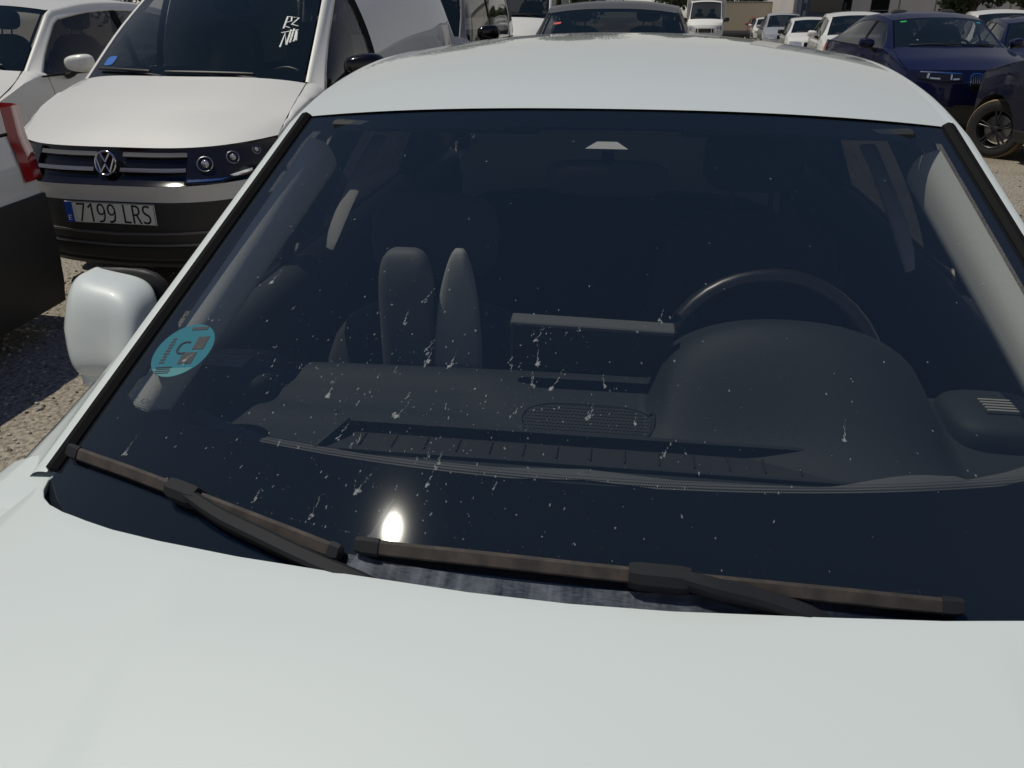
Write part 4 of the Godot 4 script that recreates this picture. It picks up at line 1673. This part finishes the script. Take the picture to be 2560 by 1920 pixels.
func front_kit(kind: String) -> Array:
	match kind:
		"suv":
			return [["headlamp", [[0.50, 0.76, 0.90], [0.70, 0.74, 0.93], [0.95, 0.80, 0.96]], 0.008, "lamp_dark", true], ["daylight_strip", [[0.52, 0.885, 0.90], [0.70, 0.905, 0.925], [0.93, 0.925, 0.945]], 0.012, "lamp_clear", true], ["grille", [[-0.40, 0.52, 0.88], [0.0, 0.50, 0.90], [0.40, 0.52, 0.88]], 0.007, "gloss_black", false], ["lower_intake", [[-0.62, 0.06, 0.24], [0.62, 0.06, 0.24]], 0.008, "black_plastic", false], ["fog_lamp_surround", [[0.68, 0.20, 0.42], [0.88, 0.24, 0.40]], 0.008, "black_plastic", true]]
		"coupe":
			return [["headlamp", [[0.32, 0.80, 0.93], [0.60, 0.78, 0.95], [0.86, 0.84, 0.97]], 0.010, "lamp_dark", true], ["light_ring", [[0.36, 0.81, 0.835], [0.44, 0.805, 0.83]], 0.015, "lamp_clear", true], ["light_ring", [[0.455, 0.81, 0.905], [0.475, 0.81, 0.905]], 0.015, "lamp_clear", true], ["light_ring", [[0.60, 0.815, 0.84], [0.72, 0.825, 0.85]], 0.015, "lamp_clear", true], ["light_ring", [[0.735, 0.835, 0.93], [0.76, 0.84, 0.935]], 0.015, "lamp_clear", true], ["light_strip", [[0.33, 0.905, 0.93], [0.60, 0.93, 0.955], [0.85, 0.95, 0.972]], 0.014, "chrome", true], ["kidney_frame", [[0.02, 0.66, 0.90], [0.07, 0.60, 0.935], [0.17, 0.61, 0.93], [0.21, 0.70, 0.88]], 0.012, "chrome", true], ["kidney_grille", [[0.028, 0.68, 0.885], [0.07, 0.625, 0.915], [0.165, 0.635, 0.91], [0.198, 0.71, 0.868]], 0.016, "gloss_black", true], ["lower_intake", [[-0.62, 0.04, 0.34], [0.62, 0.04, 0.34]], 0.008, "black_plastic", false]]
		"van":
			return [["headlamp", [[0.58, 0.66, 0.86], [0.78, 0.66, 0.95], [0.95, 0.74, 0.97]], 0.008, "lamp_clear", true], ["grille", [[-0.5, 0.56, 0.80], [0.5, 0.56, 0.80]], 0.007, "gloss_black", false], ["lower_intake", [[-0.6, 0.08, 0.28], [0.6, 0.08, 0.28]], 0.008, "black_plastic", false]]
	return [["headlamp", [[0.50, 0.70, 0.92], [0.72, 0.70, 0.97], [0.95, 0.80, 0.975]], 0.008, "lamp_clear", true], ["grille", [[-0.42, 0.70, 0.92], [0.42, 0.70, 0.92]], 0.006, "gloss_black", false], ["lower_intake", [[-0.62, 0.10, 0.40], [0.62, 0.10, 0.40]], 0.008, "black_plastic", false]]


# ---------------------------------------------------------------- the white delivery van on the left
func delivery_van() -> void:
	var sh := Shape.new()
	sh.w = 0.897
	sh.length = 4.4
	sh.nose = 0.46
	sh.ylo = 0.22
	sh.fe = 3.9
	sh.hood_c = 0.865
	sh.hood_e = 0.905
	sh.hexp = 4.0
	sh.lean = [[0.22, 0.10], [0.34, 0.03], [0.50, 0.022], [0.60, 0.022], [0.69, 0.004], [0.72, 0.055], [0.87, 0.13]]
	sh.hc = [Vector3.ZERO, Vector3(0, 0.960, -0.30), Vector3(0, 1.075, -0.55), Vector3(0, 1.175, -0.83)]
	sh.he = [Vector3.ZERO, Vector3(0.80, 1.005, -0.64), Vector3(0.78, 1.075, -0.82), Vector3(0.755, 1.135, -1.0)]
	sh.c = [[Vector3(0, 1.165, -0.84), Vector3(0, 1.47, -1.22), Vector3(0, 1.74, -1.66)],
		[Vector3(0, 1.74, -1.66), Vector3(0, 1.80, -2.2), Vector3(0, 1.82, -2.9), Vector3(0, 1.815, -3.6), Vector3(0, 1.79, -4.25)],
		[Vector3(0, 1.79, -4.25), Vector3(0, 1.45, -4.33), Vector3(0, 1.05, -4.36)]]
	sh.e = [[Vector3(0.745, 1.14, -1.02), Vector3(0.690, 1.43, -1.38), Vector3(0.615, 1.70, -1.76)],
		[Vector3(0.615, 1.70, -1.76), Vector3(0.645, 1.745, -2.3), Vector3(0.665, 1.76, -2.9), Vector3(0.67, 1.755, -3.6), Vector3(0.66, 1.73, -4.23)],
		[Vector3(0.66, 1.73, -4.23), Vector3(0.74, 1.42, -4.30), Vector3(0.79, 1.05, -4.32)]]
	sh.belt0 = 1.03
	sh.belt1 = 1.14
	sh.belt_x = 0.96
	sh.axle_f = -0.90
	sh.axle_r = -3.6
	sh.bulge = 0.035
	sh.win_in = 0.06
	var car := thing("delivery_van", "white compact delivery van with number plate 7199 LRS and marker scrawl on its windscreen", "van", Vector3(-2.18, 0, -4.25), deg_to_rad(-11.0))
	build_car(car, sh, {"paint": "white_paint_warm", "van": true, "doors": [-1.12, -2.02, -3.25], "b_pillar": -1.98, "mirror_mat": "gloss_black", "mirror_z": -1.30, "mirror_up": 0.15, "mirror_size": 1.15, "mirror_sides": [1.0], "seat_y": 0.78, "seat_z": -1.85,
		"zones": [["bumper_lower", 0.0, 0.585, "dark_plastic"], ["bumper", 0.585, 0.72, "white_paint_warm"], ["grille_panel", 0.72, 1.0, "gloss_black", 0.012]],
		"plate_v": 0.485, "plate": "7199 LRS", "plate_tilt": -0.03, "plate_size": 1.04, "handle_mat": "dark_plastic",
		"wipers": [[-0.86, 0.07, -0.25, 0.035], [-0.1, 0.03, 0.62, 0.03]],
		"patches": [["headlamp", [[0.535, 0.73, 0.985], [0.72, 0.72, 0.99], [0.88, 0.77, 0.99], [0.985, 0.88, 0.985]], 0.012, "lamp_dark", true],
			["lamp_chrome", [[0.55, 0.735, 0.765], [0.72, 0.73, 0.765], [0.86, 0.78, 0.80]], 0.016, "chrome", true],
			["grille_bar", [[0.095, 0.925, 0.958], [0.53, 0.925, 0.958]], 0.010, "slat_grey", true],
			["grille_chrome", [[0.095, 0.815, 0.842], [0.53, 0.815, 0.842]], 0.012, "satin_metal", true],
			["bumper_bar", [[-0.62, 0.325, 0.345], [0.0, 0.30, 0.32], [0.62, 0.325, 0.345]], 0.010, "slat_grey", false],
			["bumper_bar", [[-0.66, 0.225, 0.245], [0.0, 0.20, 0.22], [0.66, 0.225, 0.245]], 0.010, "slat_grey", false],
			["intake", [[-0.60, 0.10, 0.21], [0.0, 0.08, 0.19], [0.60, 0.10, 0.21]], 0.004, "liner", false],
			["bumper_lip", [[-0.75, 0.03, 0.075], [0.0, 0.0, 0.045], [0.75, 0.03, 0.075]], 0.018, "dark_plastic", false]]})
	# badge: ring, V and W
	var badge := Node3D.new()
	badge.name = "badge"
	car.add_child(badge, true)
	badge.position = sh.nose_out(0.0, 0.865, 0.022)
	badge.rotation.x = -0.22
	part("backing", lathe_z(0.062, 0.006), "lamp_dark", badge)
	var ring := []
	for k in 40:
		ring.append(Vector3(cos(TAU * k / 40) * 0.061, sin(TAU * k / 40) * 0.061, 0.006))
	part("ring", tube(ring, 0.0052, 8, 1.0, true), "chrome", badge)
	var v := [[-0.026, 0.050], [0.0, 0.006], [0.026, 0.050]]
	var ww := [[-0.052, 0.026], [-0.026, -0.046], [0.0, -0.004], [0.026, -0.046], [0.052, 0.026]]
	for g in [["letter_v", v], ["letter_w", ww]]:
		var bits := []
		for k in g[1].size() - 1:
			bits.append(tube([Vector3(g[1][k][0], g[1][k][1], 0.008), Vector3(g[1][k + 1][0], g[1][k + 1][1], 0.008)], 0.0048, 8))
		part(g[0], join(bits), "chrome", badge)
	# projector lenses inside the lamps
	for sx in [-1.0, 1.0]:
		for q in [[0.635, 0.865, 0.040], [0.775, 0.895, 0.032], [0.89, 0.925, 0.022]]:
			var c := flipx(sh.nose_out(q[0], q[1], 0.012), sx)
			var nrm := (flipx(sh.nose_out(q[0], q[1], 0.05), sx) - c).normalized()
			var u := nrm.cross(Vector3.UP).normalized()
			var rg := []
			for k in 24:
				rg.append(c + u * cos(TAU * k / 24) * q[2] + u.cross(nrm) * sin(TAU * k / 24) * q[2])
			var ln := part("lamp_ring", tube(rg, 0.0035, 6, 1.0, true), "satin_metal", car)
			part("lamp_lens", lump(c, Vector3(q[2] * 0.55, q[2] * 0.55, 0.012), 1.0, 16, 10), "lamp_clear", ln)
	# marker strokes on the glass
	var strokes := [
		[[0.05, 0.60], [0.10, 1.0]], [[0.10, 1.0], [0.36, 1.0], [0.40, 0.86], [0.12, 0.80]],
		[[0.46, 1.0], [0.80, 0.99], [0.48, 0.76], [0.88, 0.72]], [[0.02, 0.68], [0.42, 0.64]],
		[[0.0, 0.46], [0.40, 0.52], [0.95, 0.60]], [[0.14, 0.02], [0.24, 0.46], [0.48, 0.10]],
		[[0.48, 0.10], [0.52, 0.58]], [[0.64, 0.18], [0.68, 0.62]], [[0.50, 0.36], [0.74, 0.38]], [[0.82, 0.22], [0.86, 0.30], [0.84, 0.58]], [[0.96, 0.26], [0.88, 0.54]]]
	var mk := Node3D.new()
	mk.name = "marker_writing"
	car.add_child(mk, true)
	for s in strokes:
		var path := []
		for p in s:
			path.append(sh.piece(0, 0.285 + 0.30 * p[1], 0.735 + 0.135 * p[0], 0.005))
		part("stroke", tube(path, 0.0062, 6, 0.5), "marker_white", mk)
	for q in [[-0.62, 0.955, 0.05, 0.018, "sticker_green"], [0.90, 0.93, 0.030, 0.016, "sticker_cyan"], [-0.80, 0.155, 0.05, 0.04, "sticker_blue"]]:
		part("sticker", patch_disc(sh, q[0], q[1], q[2], q[3]), q[4], car)


func patch_disc(sh: Shape, s: float, f: float, rx: float, ry: float) -> ArrayMesh:
	var at := sh.piece(0, f, s, 0.005)
	var n := sh.normal(0, f, s)
	var r := (sh.piece(0, f, s + 0.01) - sh.piece(0, f, s - 0.01)).normalized()
	var u := n.cross(r)
	var pts := []
	for k in 20:
		pts.append(at + r * sgp(cos(TAU * k / 20), 0.6) * rx + u * sgp(sin(TAU * k / 20), 0.6) * ry)
	return plate_of(pts, n * 0.001)


func lathe_z(r: float, h: float) -> ArrayMesh:
	var rows := []
	for q in [[r, 0.0], [r, h * 0.7], [r * 0.94, h], [0.0001, h]]:
		var row := PackedVector3Array()
		for k in 33:
			row.append(Vector3(cos(TAU * k / 32) * q[0], sin(TAU * k / 32) * q[0], q[1]))
		rows.append(row)
	return surf(rows)


# ---------------------------------------------------------------- the other vehicles
func parked(called: String, label: String, category: String, at: Vector3, yaw: float, sh: Shape, opt: Dictionary, group := "") -> Node3D:
	var car := thing(called, label, category, at, yaw, group)
	build_car(car, sh, opt)
	return car


func parked_vehicles() -> void:
	# tail of a white hatchback at the left edge, pointing the other way
	var sh := preset(0.86, 4.1, 1.48, 1.0, 1.0, 0.78, 1.6, 1.05, 1.0)
	sh.axle_r = -3.08
	sh.sill = 0.15
	var p := Vector3(-3.63, 0, 0.42).rotated(Vector3.UP, YAW) + Vector3(-0.03, 0, 0)
	var tail := parked("hatchback", "white hatchback at the left edge, only its red tail lamp and black bumper in view", "car", p, YAW, sh, {"paint": "white_paint_warm", "rear_bumper_mat": "black_plastic", "interior": true, "lamp_lo": 0.22, "lamp_hi": -0.12, "lamp_dp": 0.22, "patches": front_kit("car")})
	for sx in [-1.0, 1.0]:
		part("bumper_cladding", side_panel(sh, sh.axle_r - sh.arch - 0.012, -sh.length + 0.10, sx, false, 0.012, 0.0, 0.66), "black_plastic", tail)
		part("sill_cladding", side_panel(sh, sh.axle_f - sh.arch - 0.01, sh.axle_r + sh.arch + 0.01, sx, false, 0.012, 0.0, 0.45), "black_plastic", tail)
	# white hatchback behind the delivery van, at the far left
	sh = preset(0.88, 4.05, 1.68, 0.92, 1.12, 0.86, 1.45, 0.6, 1.08)
	parked("hatchback", "tall white car behind the delivery van at the upper left", "car", Vector3(-4.75, 0, -5.75), deg_to_rad(-9), sh, {"paint": "white_paint_warm", "patches": front_kit("car"), "plate_v": 0.5, "mirror_up": 0.09, "seat_y": 0.66})
	# dark van behind the delivery van
	sh = van_shape(0.97, 5.0, 1.97, 1.30)
	parked("minibus", "dark grey minibus with a black mirror behind the delivery van", "van", Vector3(-1.55, 0, -9.5), deg_to_rad(-8), sh, {"paint": "grey_paint", "patches": front_kit("van"), "mirror_mat": "gloss_black", "mirror_size": 1.25, "mirror_up": 0.14, "seat_y": 0.95, "wipers": [[-0.2, 0.04, 0.25, 0.50], [-0.7, 0.05, -0.3, 0.06]]})
	# white panel van seen in the gap
	sh = van_shape(1.02, 5.4, 2.45, 1.48)
	parked("panel_van", "white panel van glimpsed between the minibus and the black SUV", "van", Vector3(-0.25, 0, -16.0), deg_to_rad(-8), sh, {"paint": "white_paint_warm", "van": true, "patches": front_kit("van"), "seat_y": 1.1, "mirror_size": 1.3})
	# black SUV straight behind
	sh = preset(0.93, 4.45, 1.66, 1.08, 1.16, 0.98, 1.5, 0.7, 1.1)
	var bs := parked("suv", "black SUV right behind the white hatchback's roof with a red windscreen sticker", "car", Vector3(0.74, 0, -6.75), deg_to_rad(-8), sh, {"paint": "black_paint", "patches": front_kit("suv"), "plate_v": 0.4, "seat_y": 0.72, "glass": "car_glass", "mirror_mat": "black_paint"})
	part("sticker", patch_disc(sh, -0.80, 0.72, 0.040, 0.016), "sticker_red", bs)
	# the column of cars on the right
	sh = preset(0.96, 4.75, 1.58, 1.22, 1.10, 0.86, 1.85, 1.15, 1.12)
	sh.wheel_r = 0.36
	sh.arch = 0.41
	var nv := parked("coupe_suv", "navy blue coupe SUV facing the camera with twin front grilles", "car", Vector3(6.25, 0, -11.1), deg_to_rad(-5), sh, {"paint": "navy_paint", "patches": front_kit("coupe"), "seat_y": 0.70, "rim": "rim_dark", "mirror_mat": "navy_paint"})
	part("sticker", patch_disc(sh, -0.80, 0.90, 0.045, 0.018), "sticker_green", nv)
	part("sticker", patch_disc(sh, 0.84, 0.86, 0.030, 0.018), "sticker_cyan", nv)
	for k in 5:
		for sx in [-1.0, 1.0]:
			part("kidney_bar", nose_patch(sh, [[0.05 + 0.030 * k, 0.66, 0.89], [0.056 + 0.030 * k, 0.66, 0.89]], 0.020, 3, sx), "chrome", nv)
	sh = preset(0.94, 4.6, 1.68, 1.15, 1.14, 0.95, 1.6, 0.75, 1.1)
	sh.wheel_r = 0.325
	sh.arch = 0.385
	parked("suv", "dark navy SUV at the right edge with a mud-caked tyre", "car", Vector3(6.36, 0, -10.46), PI + 0.10, sh, {"paint": "deep_navy_paint", "patches": front_kit("suv"), "tyre": "muddy_tyre", "rim": "rim_dark", "steer": 0.5, "mirror_mat": "deep_navy_paint", "glass": "tinted_glass", "side_glass": "tinted_glass"})
	sh = preset(0.90, 4.3, 1.62, 1.02, 1.12, 0.90, 1.5, 0.7, 1.08)
	parked("suv", "white SUV behind the navy coupe SUV, its dark grille angled to the right", "car", Vector3(7.70, 0, -18.6), deg_to_rad(-14), sh, {"paint": "white_paint_warm", "patches": front_kit("suv"), "plate_v": 0.4})
	sh = preset(0.86, 3.9, 1.50, 0.92, 1.02, 0.80, 1.5, 0.6, 1.0)
	parked("hatchback", "white hatchback between the white SUV and the silver people carrier", "car", Vector3(9.65, 0, -27.3), deg_to_rad(-13), sh, {"paint": "white_paint_warm", "patches": front_kit("car"), "mirror_mat": "gloss_black"})
	sh = preset(0.90, 4.4, 1.66, 0.95, 1.10, 0.85, 1.5, 0.6, 1.05)
	parked("people_carrier", "silver people carrier in the far column behind the white hatchback", "car", Vector3(11.3, 0, -35.5), deg_to_rad(-12), sh, {"paint": "silver_paint", "patches": front_kit("car"), "plate_v": 0.45})
	sh = preset(0.86, 3.9, 1.48, 0.92, 1.0, 0.80, 1.6, 0.6, 1.0)
	parked("hatchback", "small white car farther back than the silver people carrier", "car", Vector3(14.6, 0, -49.0), deg_to_rad(-12), sh, {"paint": "white_paint_warm", "patches": front_kit("car"), "interior": false})
	sh = preset(0.86, 4.0, 1.47, 0.95, 0.99, 0.78, 1.7, 0.6, 1.0)
	parked("hatchback", "dark red car at the far end of the column", "car", Vector3(17.6, 0, -61.0), deg_to_rad(-12), sh, {"paint": "red_paint", "patches": front_kit("car"), "interior": false})
	sh = preset(0.89, 4.4, 1.43, 1.08, 0.97, 0.76, 1.9, 0.8, 1.0)
	parked("saloon", "small silver car standing alone on the sand between the truck and the red car", "car", Vector3(20.9, 0, -81.0), deg_to_rad(-12), sh, {"paint": "silver_paint", "patches": front_kit("car"), "interior": false})
	# second column farther right
	sh = preset(0.88, 4.2, 1.52, 0.98, 1.03, 0.82, 1.6, 0.6, 1.0)
	parked("hatchback", "white car whose roof shows above the navy coupe SUV's roof", "car", Vector3(12.3, 0, -27.0), deg_to_rad(-14), sh, {"paint": "white_paint_warm", "patches": front_kit("car")})
	sh = preset(0.90, 4.4, 1.66, 1.0, 1.10, 0.88, 1.5, 0.6, 1.05)
	parked("suv", "white SUV behind the navy cars near the upper right corner", "car", Vector3(10.2, 0, -17.2), deg_to_rad(-20), sh, {"paint": "white_paint_warm", "patches": front_kit("suv")})
	sh = preset(0.88, 4.3, 1.52, 1.02, 1.02, 0.82, 1.7, 0.7, 1.0)
	parked("hatchback", "blue car between the navy coupe SUV and the white SUV in the right corner", "car", Vector3(8.9, 0, -13.6), deg_to_rad(-18), sh, {"paint": "navy_paint", "patches": front_kit("car")})
	sh = preset(0.88, 4.2, 1.50, 0.98, 1.03, 0.82, 1.6, 0.6, 1.0)
	parked("hatchback", "white car half hidden by the tree in front of the hall", "car", Vector3(16.5, 0, -36.0), deg_to_rad(-14), sh, {"paint": "white_paint_warm", "patches": front_kit("car"), "interior": false})
	box_truck()


func van_shape(w: float, l: float, h: float, yc: float) -> Shape:
	var sh := preset(w, l, h, 0.72, yc, yc - 0.30, 0.85, 0.25, 1.25)
	sh.e[0] = [Vector3(w * 0.82, yc - 0.03, -0.90), Vector3(w * 0.80, lerpf(yc, h - 0.09, 0.5) - 0.02, -0.90 - (h - 0.09 - yc) * 0.42), Vector3(w * 0.76, h - 0.14, -0.80 - (h - 0.09 - yc) * 0.85)]
	for i in sh.e[1].size():
		sh.e[1][i].x = w * lerpf(0.76, 0.82, minf(1.0, i / 2.0))
	sh.e[1][0] = sh.e[0][2]
	sh.e[2][0] = sh.e[1][-1]
	sh.e[2][1].x = w * 0.86
	sh.e[2][2].x = w * 0.88
	sh.he[3] = sh.e[0][0] + Vector3(0.0, 0.012, 0.02)
	sh.he[2] = Vector3(w * 0.88, yc - 0.09, -0.74)
	sh.he[1] = Vector3(w * 0.91, yc - 0.18, -0.58)
	sh.belt_x = 0.965
	sh.belt0 = yc - 0.13
	sh.belt1 = yc - 0.08
	sh.wheel_r = 0.33
	sh.axle_f = -0.95
	sh.ready()
	return sh


func box_truck() -> void:
	var sh := van_shape(1.02, 3.0, 2.35, 1.38)
	sh.axle_r = -9.0
	var t := parked("box_truck", "white box truck facing the camera at the end of the row", "truck", Vector3(10.6, 0, -47.5), deg_to_rad(-12), sh, {"paint": "lorry_box", "van": true, "patches": front_kit("van") + [["bumper_black", [[-0.98, 0.0, 0.40], [0.98, 0.0, 0.40]], 0.012, "black_plastic", false]], "plate_v": 0.2, "seat_y": 1.0, "mirrors": true, "mirror_mat": "gloss_black", "mirror_size": 1.5})
	part("cargo_box", bbox(Vector3(0, 1.98, -4.35), Vector3(1.08, 1.22, 2.15), 0.03), "lorry_box", t)
	part("wind_deflector", bbox(Vector3(0, 2.55, -2.0), Vector3(0.85, 0.25, 0.25), 0.08), "lorry_box", t)
	part("chassis", bbox(Vector3(0, 0.62, -4.3), Vector3(0.45, 0.12, 2.0), 0.02), "liner", t)
	for sx in [-1.0, 1.0]:
		wheel(t, sh, -5.2, sx)


# ---------------------------------------------------------------- setting
func setting() -> void:
	var rows := []
	var ax := [-300.0, -120.0, -50.0, -20.0, -8.0, 0.0, 8.0, 20.0, 50.0, 120.0, 300.0]
	for z in ax:
		var row := PackedVector3Array()
		for x in ax:
			row.append(Vector3(x, 0, z - 40.0))
		rows.append(row)
	structure("ground", surf(rows), "gravel")


func tree(called: String, label: String, at: Vector3, h: float, r: float, leaf: String, leaves: int, sd: int, group := "") -> void:
	var t := thing(called, label, "tree", at, 0.0, group)
	var g := RandomNumberGenerator.new()
	g.seed = sd
	var bits := [tube([Vector3(0, -0.1, 0), Vector3(0.05, h * 0.25, 0.03), Vector3(-0.04, h * 0.5, 0), Vector3(0.02, h * 0.8, 0.02)], [h * 0.035, h * 0.028, h * 0.02, h * 0.008], 8)]
	var clumps := []
	for k in 16:
		var a := g.randf() * TAU
		var y := h * g.randf_range(0.30, 0.95)
		var rr := r * g.randf_range(0.35, 0.85) * sin(clampf((y / h - 0.18) / 0.82, 0.05, 1.0) * PI * 0.9 + 0.2)
		var c := Vector3(cos(a) * rr, y, sin(a) * rr)
		clumps.append([c, r * g.randf_range(0.28, 0.48)])
		bits.append(tube([Vector3(0, y * 0.62, 0), c * Vector3(0.5, 0.9, 0.5), c], [h * 0.014, h * 0.008, h * 0.004], 5))
	part("trunk", join(bits), "bark", t)
	var v := PackedVector3Array()
	var n := PackedVector3Array()
	for k in leaves:
		var cl: Array = clumps[k % clumps.size()]
		var d: Vector3 = Vector3(g.randfn(), g.randfn() * 0.8, g.randfn()).normalized() * pow(g.randf(), 0.4) * cl[1]
		var c: Vector3 = cl[0] + d
		var u := Vector3(g.randfn(), g.randfn(), g.randfn()).normalized()
		var w := u.cross(Vector3(g.randfn(), g.randfn(), g.randfn())).normalized()
		var s := h * g.randf_range(0.010, 0.020)
		var q := [c - u * s * 1.5, c + w * s * 0.7, c + u * s * 1.5, c - w * s * 0.7]
		var nn := u.cross(w)
		for i in [0, 1, 2, 0, 2, 3]:
			v.append(q[i])
			n.append(nn)
	for k in range(0, v.size(), 3):
		var nrm := (v[k + 2] - v[k]).cross(v[k + 1] - v[k]).normalized()
		for i in 3:
			n[k + i] = nrm
	var arr := []
	arr.resize(Mesh.ARRAY_MAX)
	arr[Mesh.ARRAY_VERTEX] = v
	arr[Mesh.ARRAY_NORMAL] = n
	var am := ArrayMesh.new()
	am.add_surface_from_arrays(Mesh.PRIMITIVE_TRIANGLES, arr)
	part("crown", am, leaf, t)


func far_things() -> void:
	# industrial hall
	var hall := thing("industrial_hall", "pale grey industrial hall with tall dark windows in the background", "building", Vector3(21.5, 0, -62.0), deg_to_rad(-6))
	part("wall", bbox(Vector3(8.0, 4.0, -6.0), Vector3(9.5, 4.0, 6.0), 0.05), "hall_wall", hall)
	part("roof", bbox(Vector3(8.0, 8.12, -6.0), Vector3(9.7, 0.12, 6.2), 0.04), "hall_roof", hall)
	part("plinth", bbox(Vector3(8.0, 0.25, 0.03), Vector3(9.5, 0.25, 0.05), 0.01), "hall_joint", hall)
	for x in [1.9, 4.45]:
		var wn := part("window", bbox(Vector3(x, 3.55, 0.005), Vector3(0.62, 2.5, 0.03), 0.01), "hall_window", hall)
		for y in [1.9, 3.1, 4.3, 5.3]:
			part("glazing_bar", bbox(Vector3(x, y, 0.045), Vector3(0.60, 0.02, 0.012), 0.004), "hall_joint", wn)
		part("sill", bbox(Vector3(x, 0.98, 0.08), Vector3(0.72, 0.05, 0.10), 0.01), "hall_joint", wn)
	for x in [-0.9, 5.75, 8.2, 10.7, 13.2]:
		part("panel_joint", bbox(Vector3(x, 4.0, 0.005), Vector3(0.05, 3.95, 0.012), 0.004), "hall_joint", hall)
	part("downpipe", tube([Vector3(0.2, 0.1, 0.08), Vector3(0.2, 7.9, 0.08)], 0.08, 8), "hall_joint", hall)
	# low ochre wall and a parked lorry before it
	var wall := thing("boundary_wall", "low ochre wall at the back of the car park", "wall", Vector3(20.0, 0, -70.0), deg_to_rad(-4))
	part("masonry", bbox(Vector3(0, 1.25, 0), Vector3(5.0, 1.25, 0.12), 0.02), "yellow_wall", wall)
	part("coping", bbox(Vector3(0, 2.54, 0), Vector3(5.05, 0.05, 0.18), 0.02), "hall_joint", wall)
	var lorry := thing("lorry", "dark blue lorry cab parked beside the industrial hall", "truck", Vector3(20.8, 0, -58.0), deg_to_rad(-10))
	part("cab", bbox(Vector3(0, 1.75, -0.9), Vector3(1.15, 1.2, 0.9), 0.12), "lorry_blue", lorry)
	part("windscreen", bbox(Vector3(0, 2.15, 0.0), Vector3(1.02, 0.42, 0.02), 0.015), "lamp_dark", lorry)
	part("bumper", bbox(Vector3(0, 0.62, -0.1), Vector3(1.15, 0.22, 0.16), 0.04), "sticker_brown", lorry)
	part("number_plate", bbox(Vector3(0, 0.62, 0.07), Vector3(0.26, 0.055, 0.006), 0.002), "lamp_amber", lorry)
	part("load_box", bbox(Vector3(0, 2.1, -4.6), Vector3(1.22, 1.35, 2.7), 0.04), "lorry_blue", lorry)
	for sx in [-1.0, 1.0]:
		for z in [-0.9, -5.8]:
			var wl := part("wheel", lathe_x([Vector2(0.25, -0.14), Vector2(0.50, -0.14), Vector2(0.52, 0.0), Vector2(0.50, 0.14), Vector2(0.25, 0.14), Vector2(0.02, 0.10)], 24), "tyre", lorry)
			wl.position = Vector3(sx * 1.0, 0.52, z)
		part("headlamp", bbox(Vector3(sx * 0.85, 0.95, 0.0), Vector3(0.2, 0.1, 0.03), 0.02), "lamp_clear", lorry)
		part("mirror_arm", bbox(Vector3(sx * 1.28, 2.1, -0.15), Vector3(0.08, 0.25, 0.05), 0.03), "black_plastic", lorry)
	# trees
	tree("broadleaf_tree", "dark tree standing in front of the industrial hall's right end", Vector3(28.2, 0, -53.5), 6.5, 2.6, "leaf_1", 9000, 21)
	tree("broadleaf_tree", "dense dark tree in the upper right corner beyond the white SUV", Vector3(28.5, 0, -46.0), 7.0, 3.0, "leaf_1", 12000, 22)
	tree("broadleaf_tree", "dark tree at the right frame edge behind the corner cars", Vector3(27.0, 0, -40.0), 7.0, 3.0, "leaf_1", 12000, 28)
	tree("broadleaf_tree", "olive green tree behind the ochre wall", Vector3(21.5, 0, -76.0), 6.5, 3.2, "leaf_2", 9000, 23)
	tree("broadleaf_tree", "bushy tree beyond the silver car", Vector3(24.0, 0, -98.0), 8.0, 4.0, "leaf_0", 9000, 24)
	tree("broadleaf_tree", "dark bushy tree beyond the white box truck", Vector3(17.5, 0, -92.0), 8.5, 4.0, "leaf_1", 9000, 25)
	tree("broadleaf_tree", "bushy tree between the ochre wall and the far red car", Vector3(26.5, 0, -88.0), 7.0, 3.5, "leaf_0", 9000, 26)


func far_hedge() -> void:
	for k in 4:
		tree("broadleaf_tree", ["dark tree far behind the tall white car", "dark tree far behind the delivery van's roof", "dark tree far behind the minibus", "dark tree far behind the black SUV"][k], Vector3([-22.0, -13.0, -5.0, 4.0][k], 0, [-48.0, -52.0, -56.0, -60.0][k]), 7.5, 4.5, "leaf_1", 7000, 40 + k)


func pebbles() -> void:
	for kind in 2:
		var mm := MultiMesh.new()
		mm.transform_format = MultiMesh.TRANSFORM_3D
		mm.mesh = lump(Vector3.ZERO, Vector3(1, 0.55, 0.8), 0.85, 7, 5)
		var n := [9000, 4500][kind] as int
		mm.instance_count = n
		for k in n:
			var left := rng.randf() < 0.75
			var x := rng.randf_range(-4.3, -1.0) if left else rng.randf_range(2.0, 5.2)
			var z := rng.randf_range(-6.5, -1.6) if left else rng.randf_range(-9.5, -4.0)
			var s := 0.0025 + 0.011 * pow(rng.randf(), 3.0)
			mm.set_instance_transform(k, Transform3D(Basis(Vector3(rng.randf(), rng.randf(), rng.randf()).normalized(), rng.randf() * 0.8).rotated(Vector3.UP, rng.randf() * TAU).scaled(Vector3(s, s, s)), Vector3(x, s * 0.3, z)))
		var o := MultiMeshInstance3D.new()
		o.name = ["light_pebbles", "dark_pebbles"][kind]
		o.multimesh = mm
		o.material_override = M[["pebble_light", "pebble_dark"][kind]]
		o.set_meta("label", ["pale loose gravel stones scattered on the ground", "dark loose gravel stones scattered on the ground"][kind])
		o.set_meta("category", "gravel")
		o.set_meta("kind", "stuff")
		add_child(o)
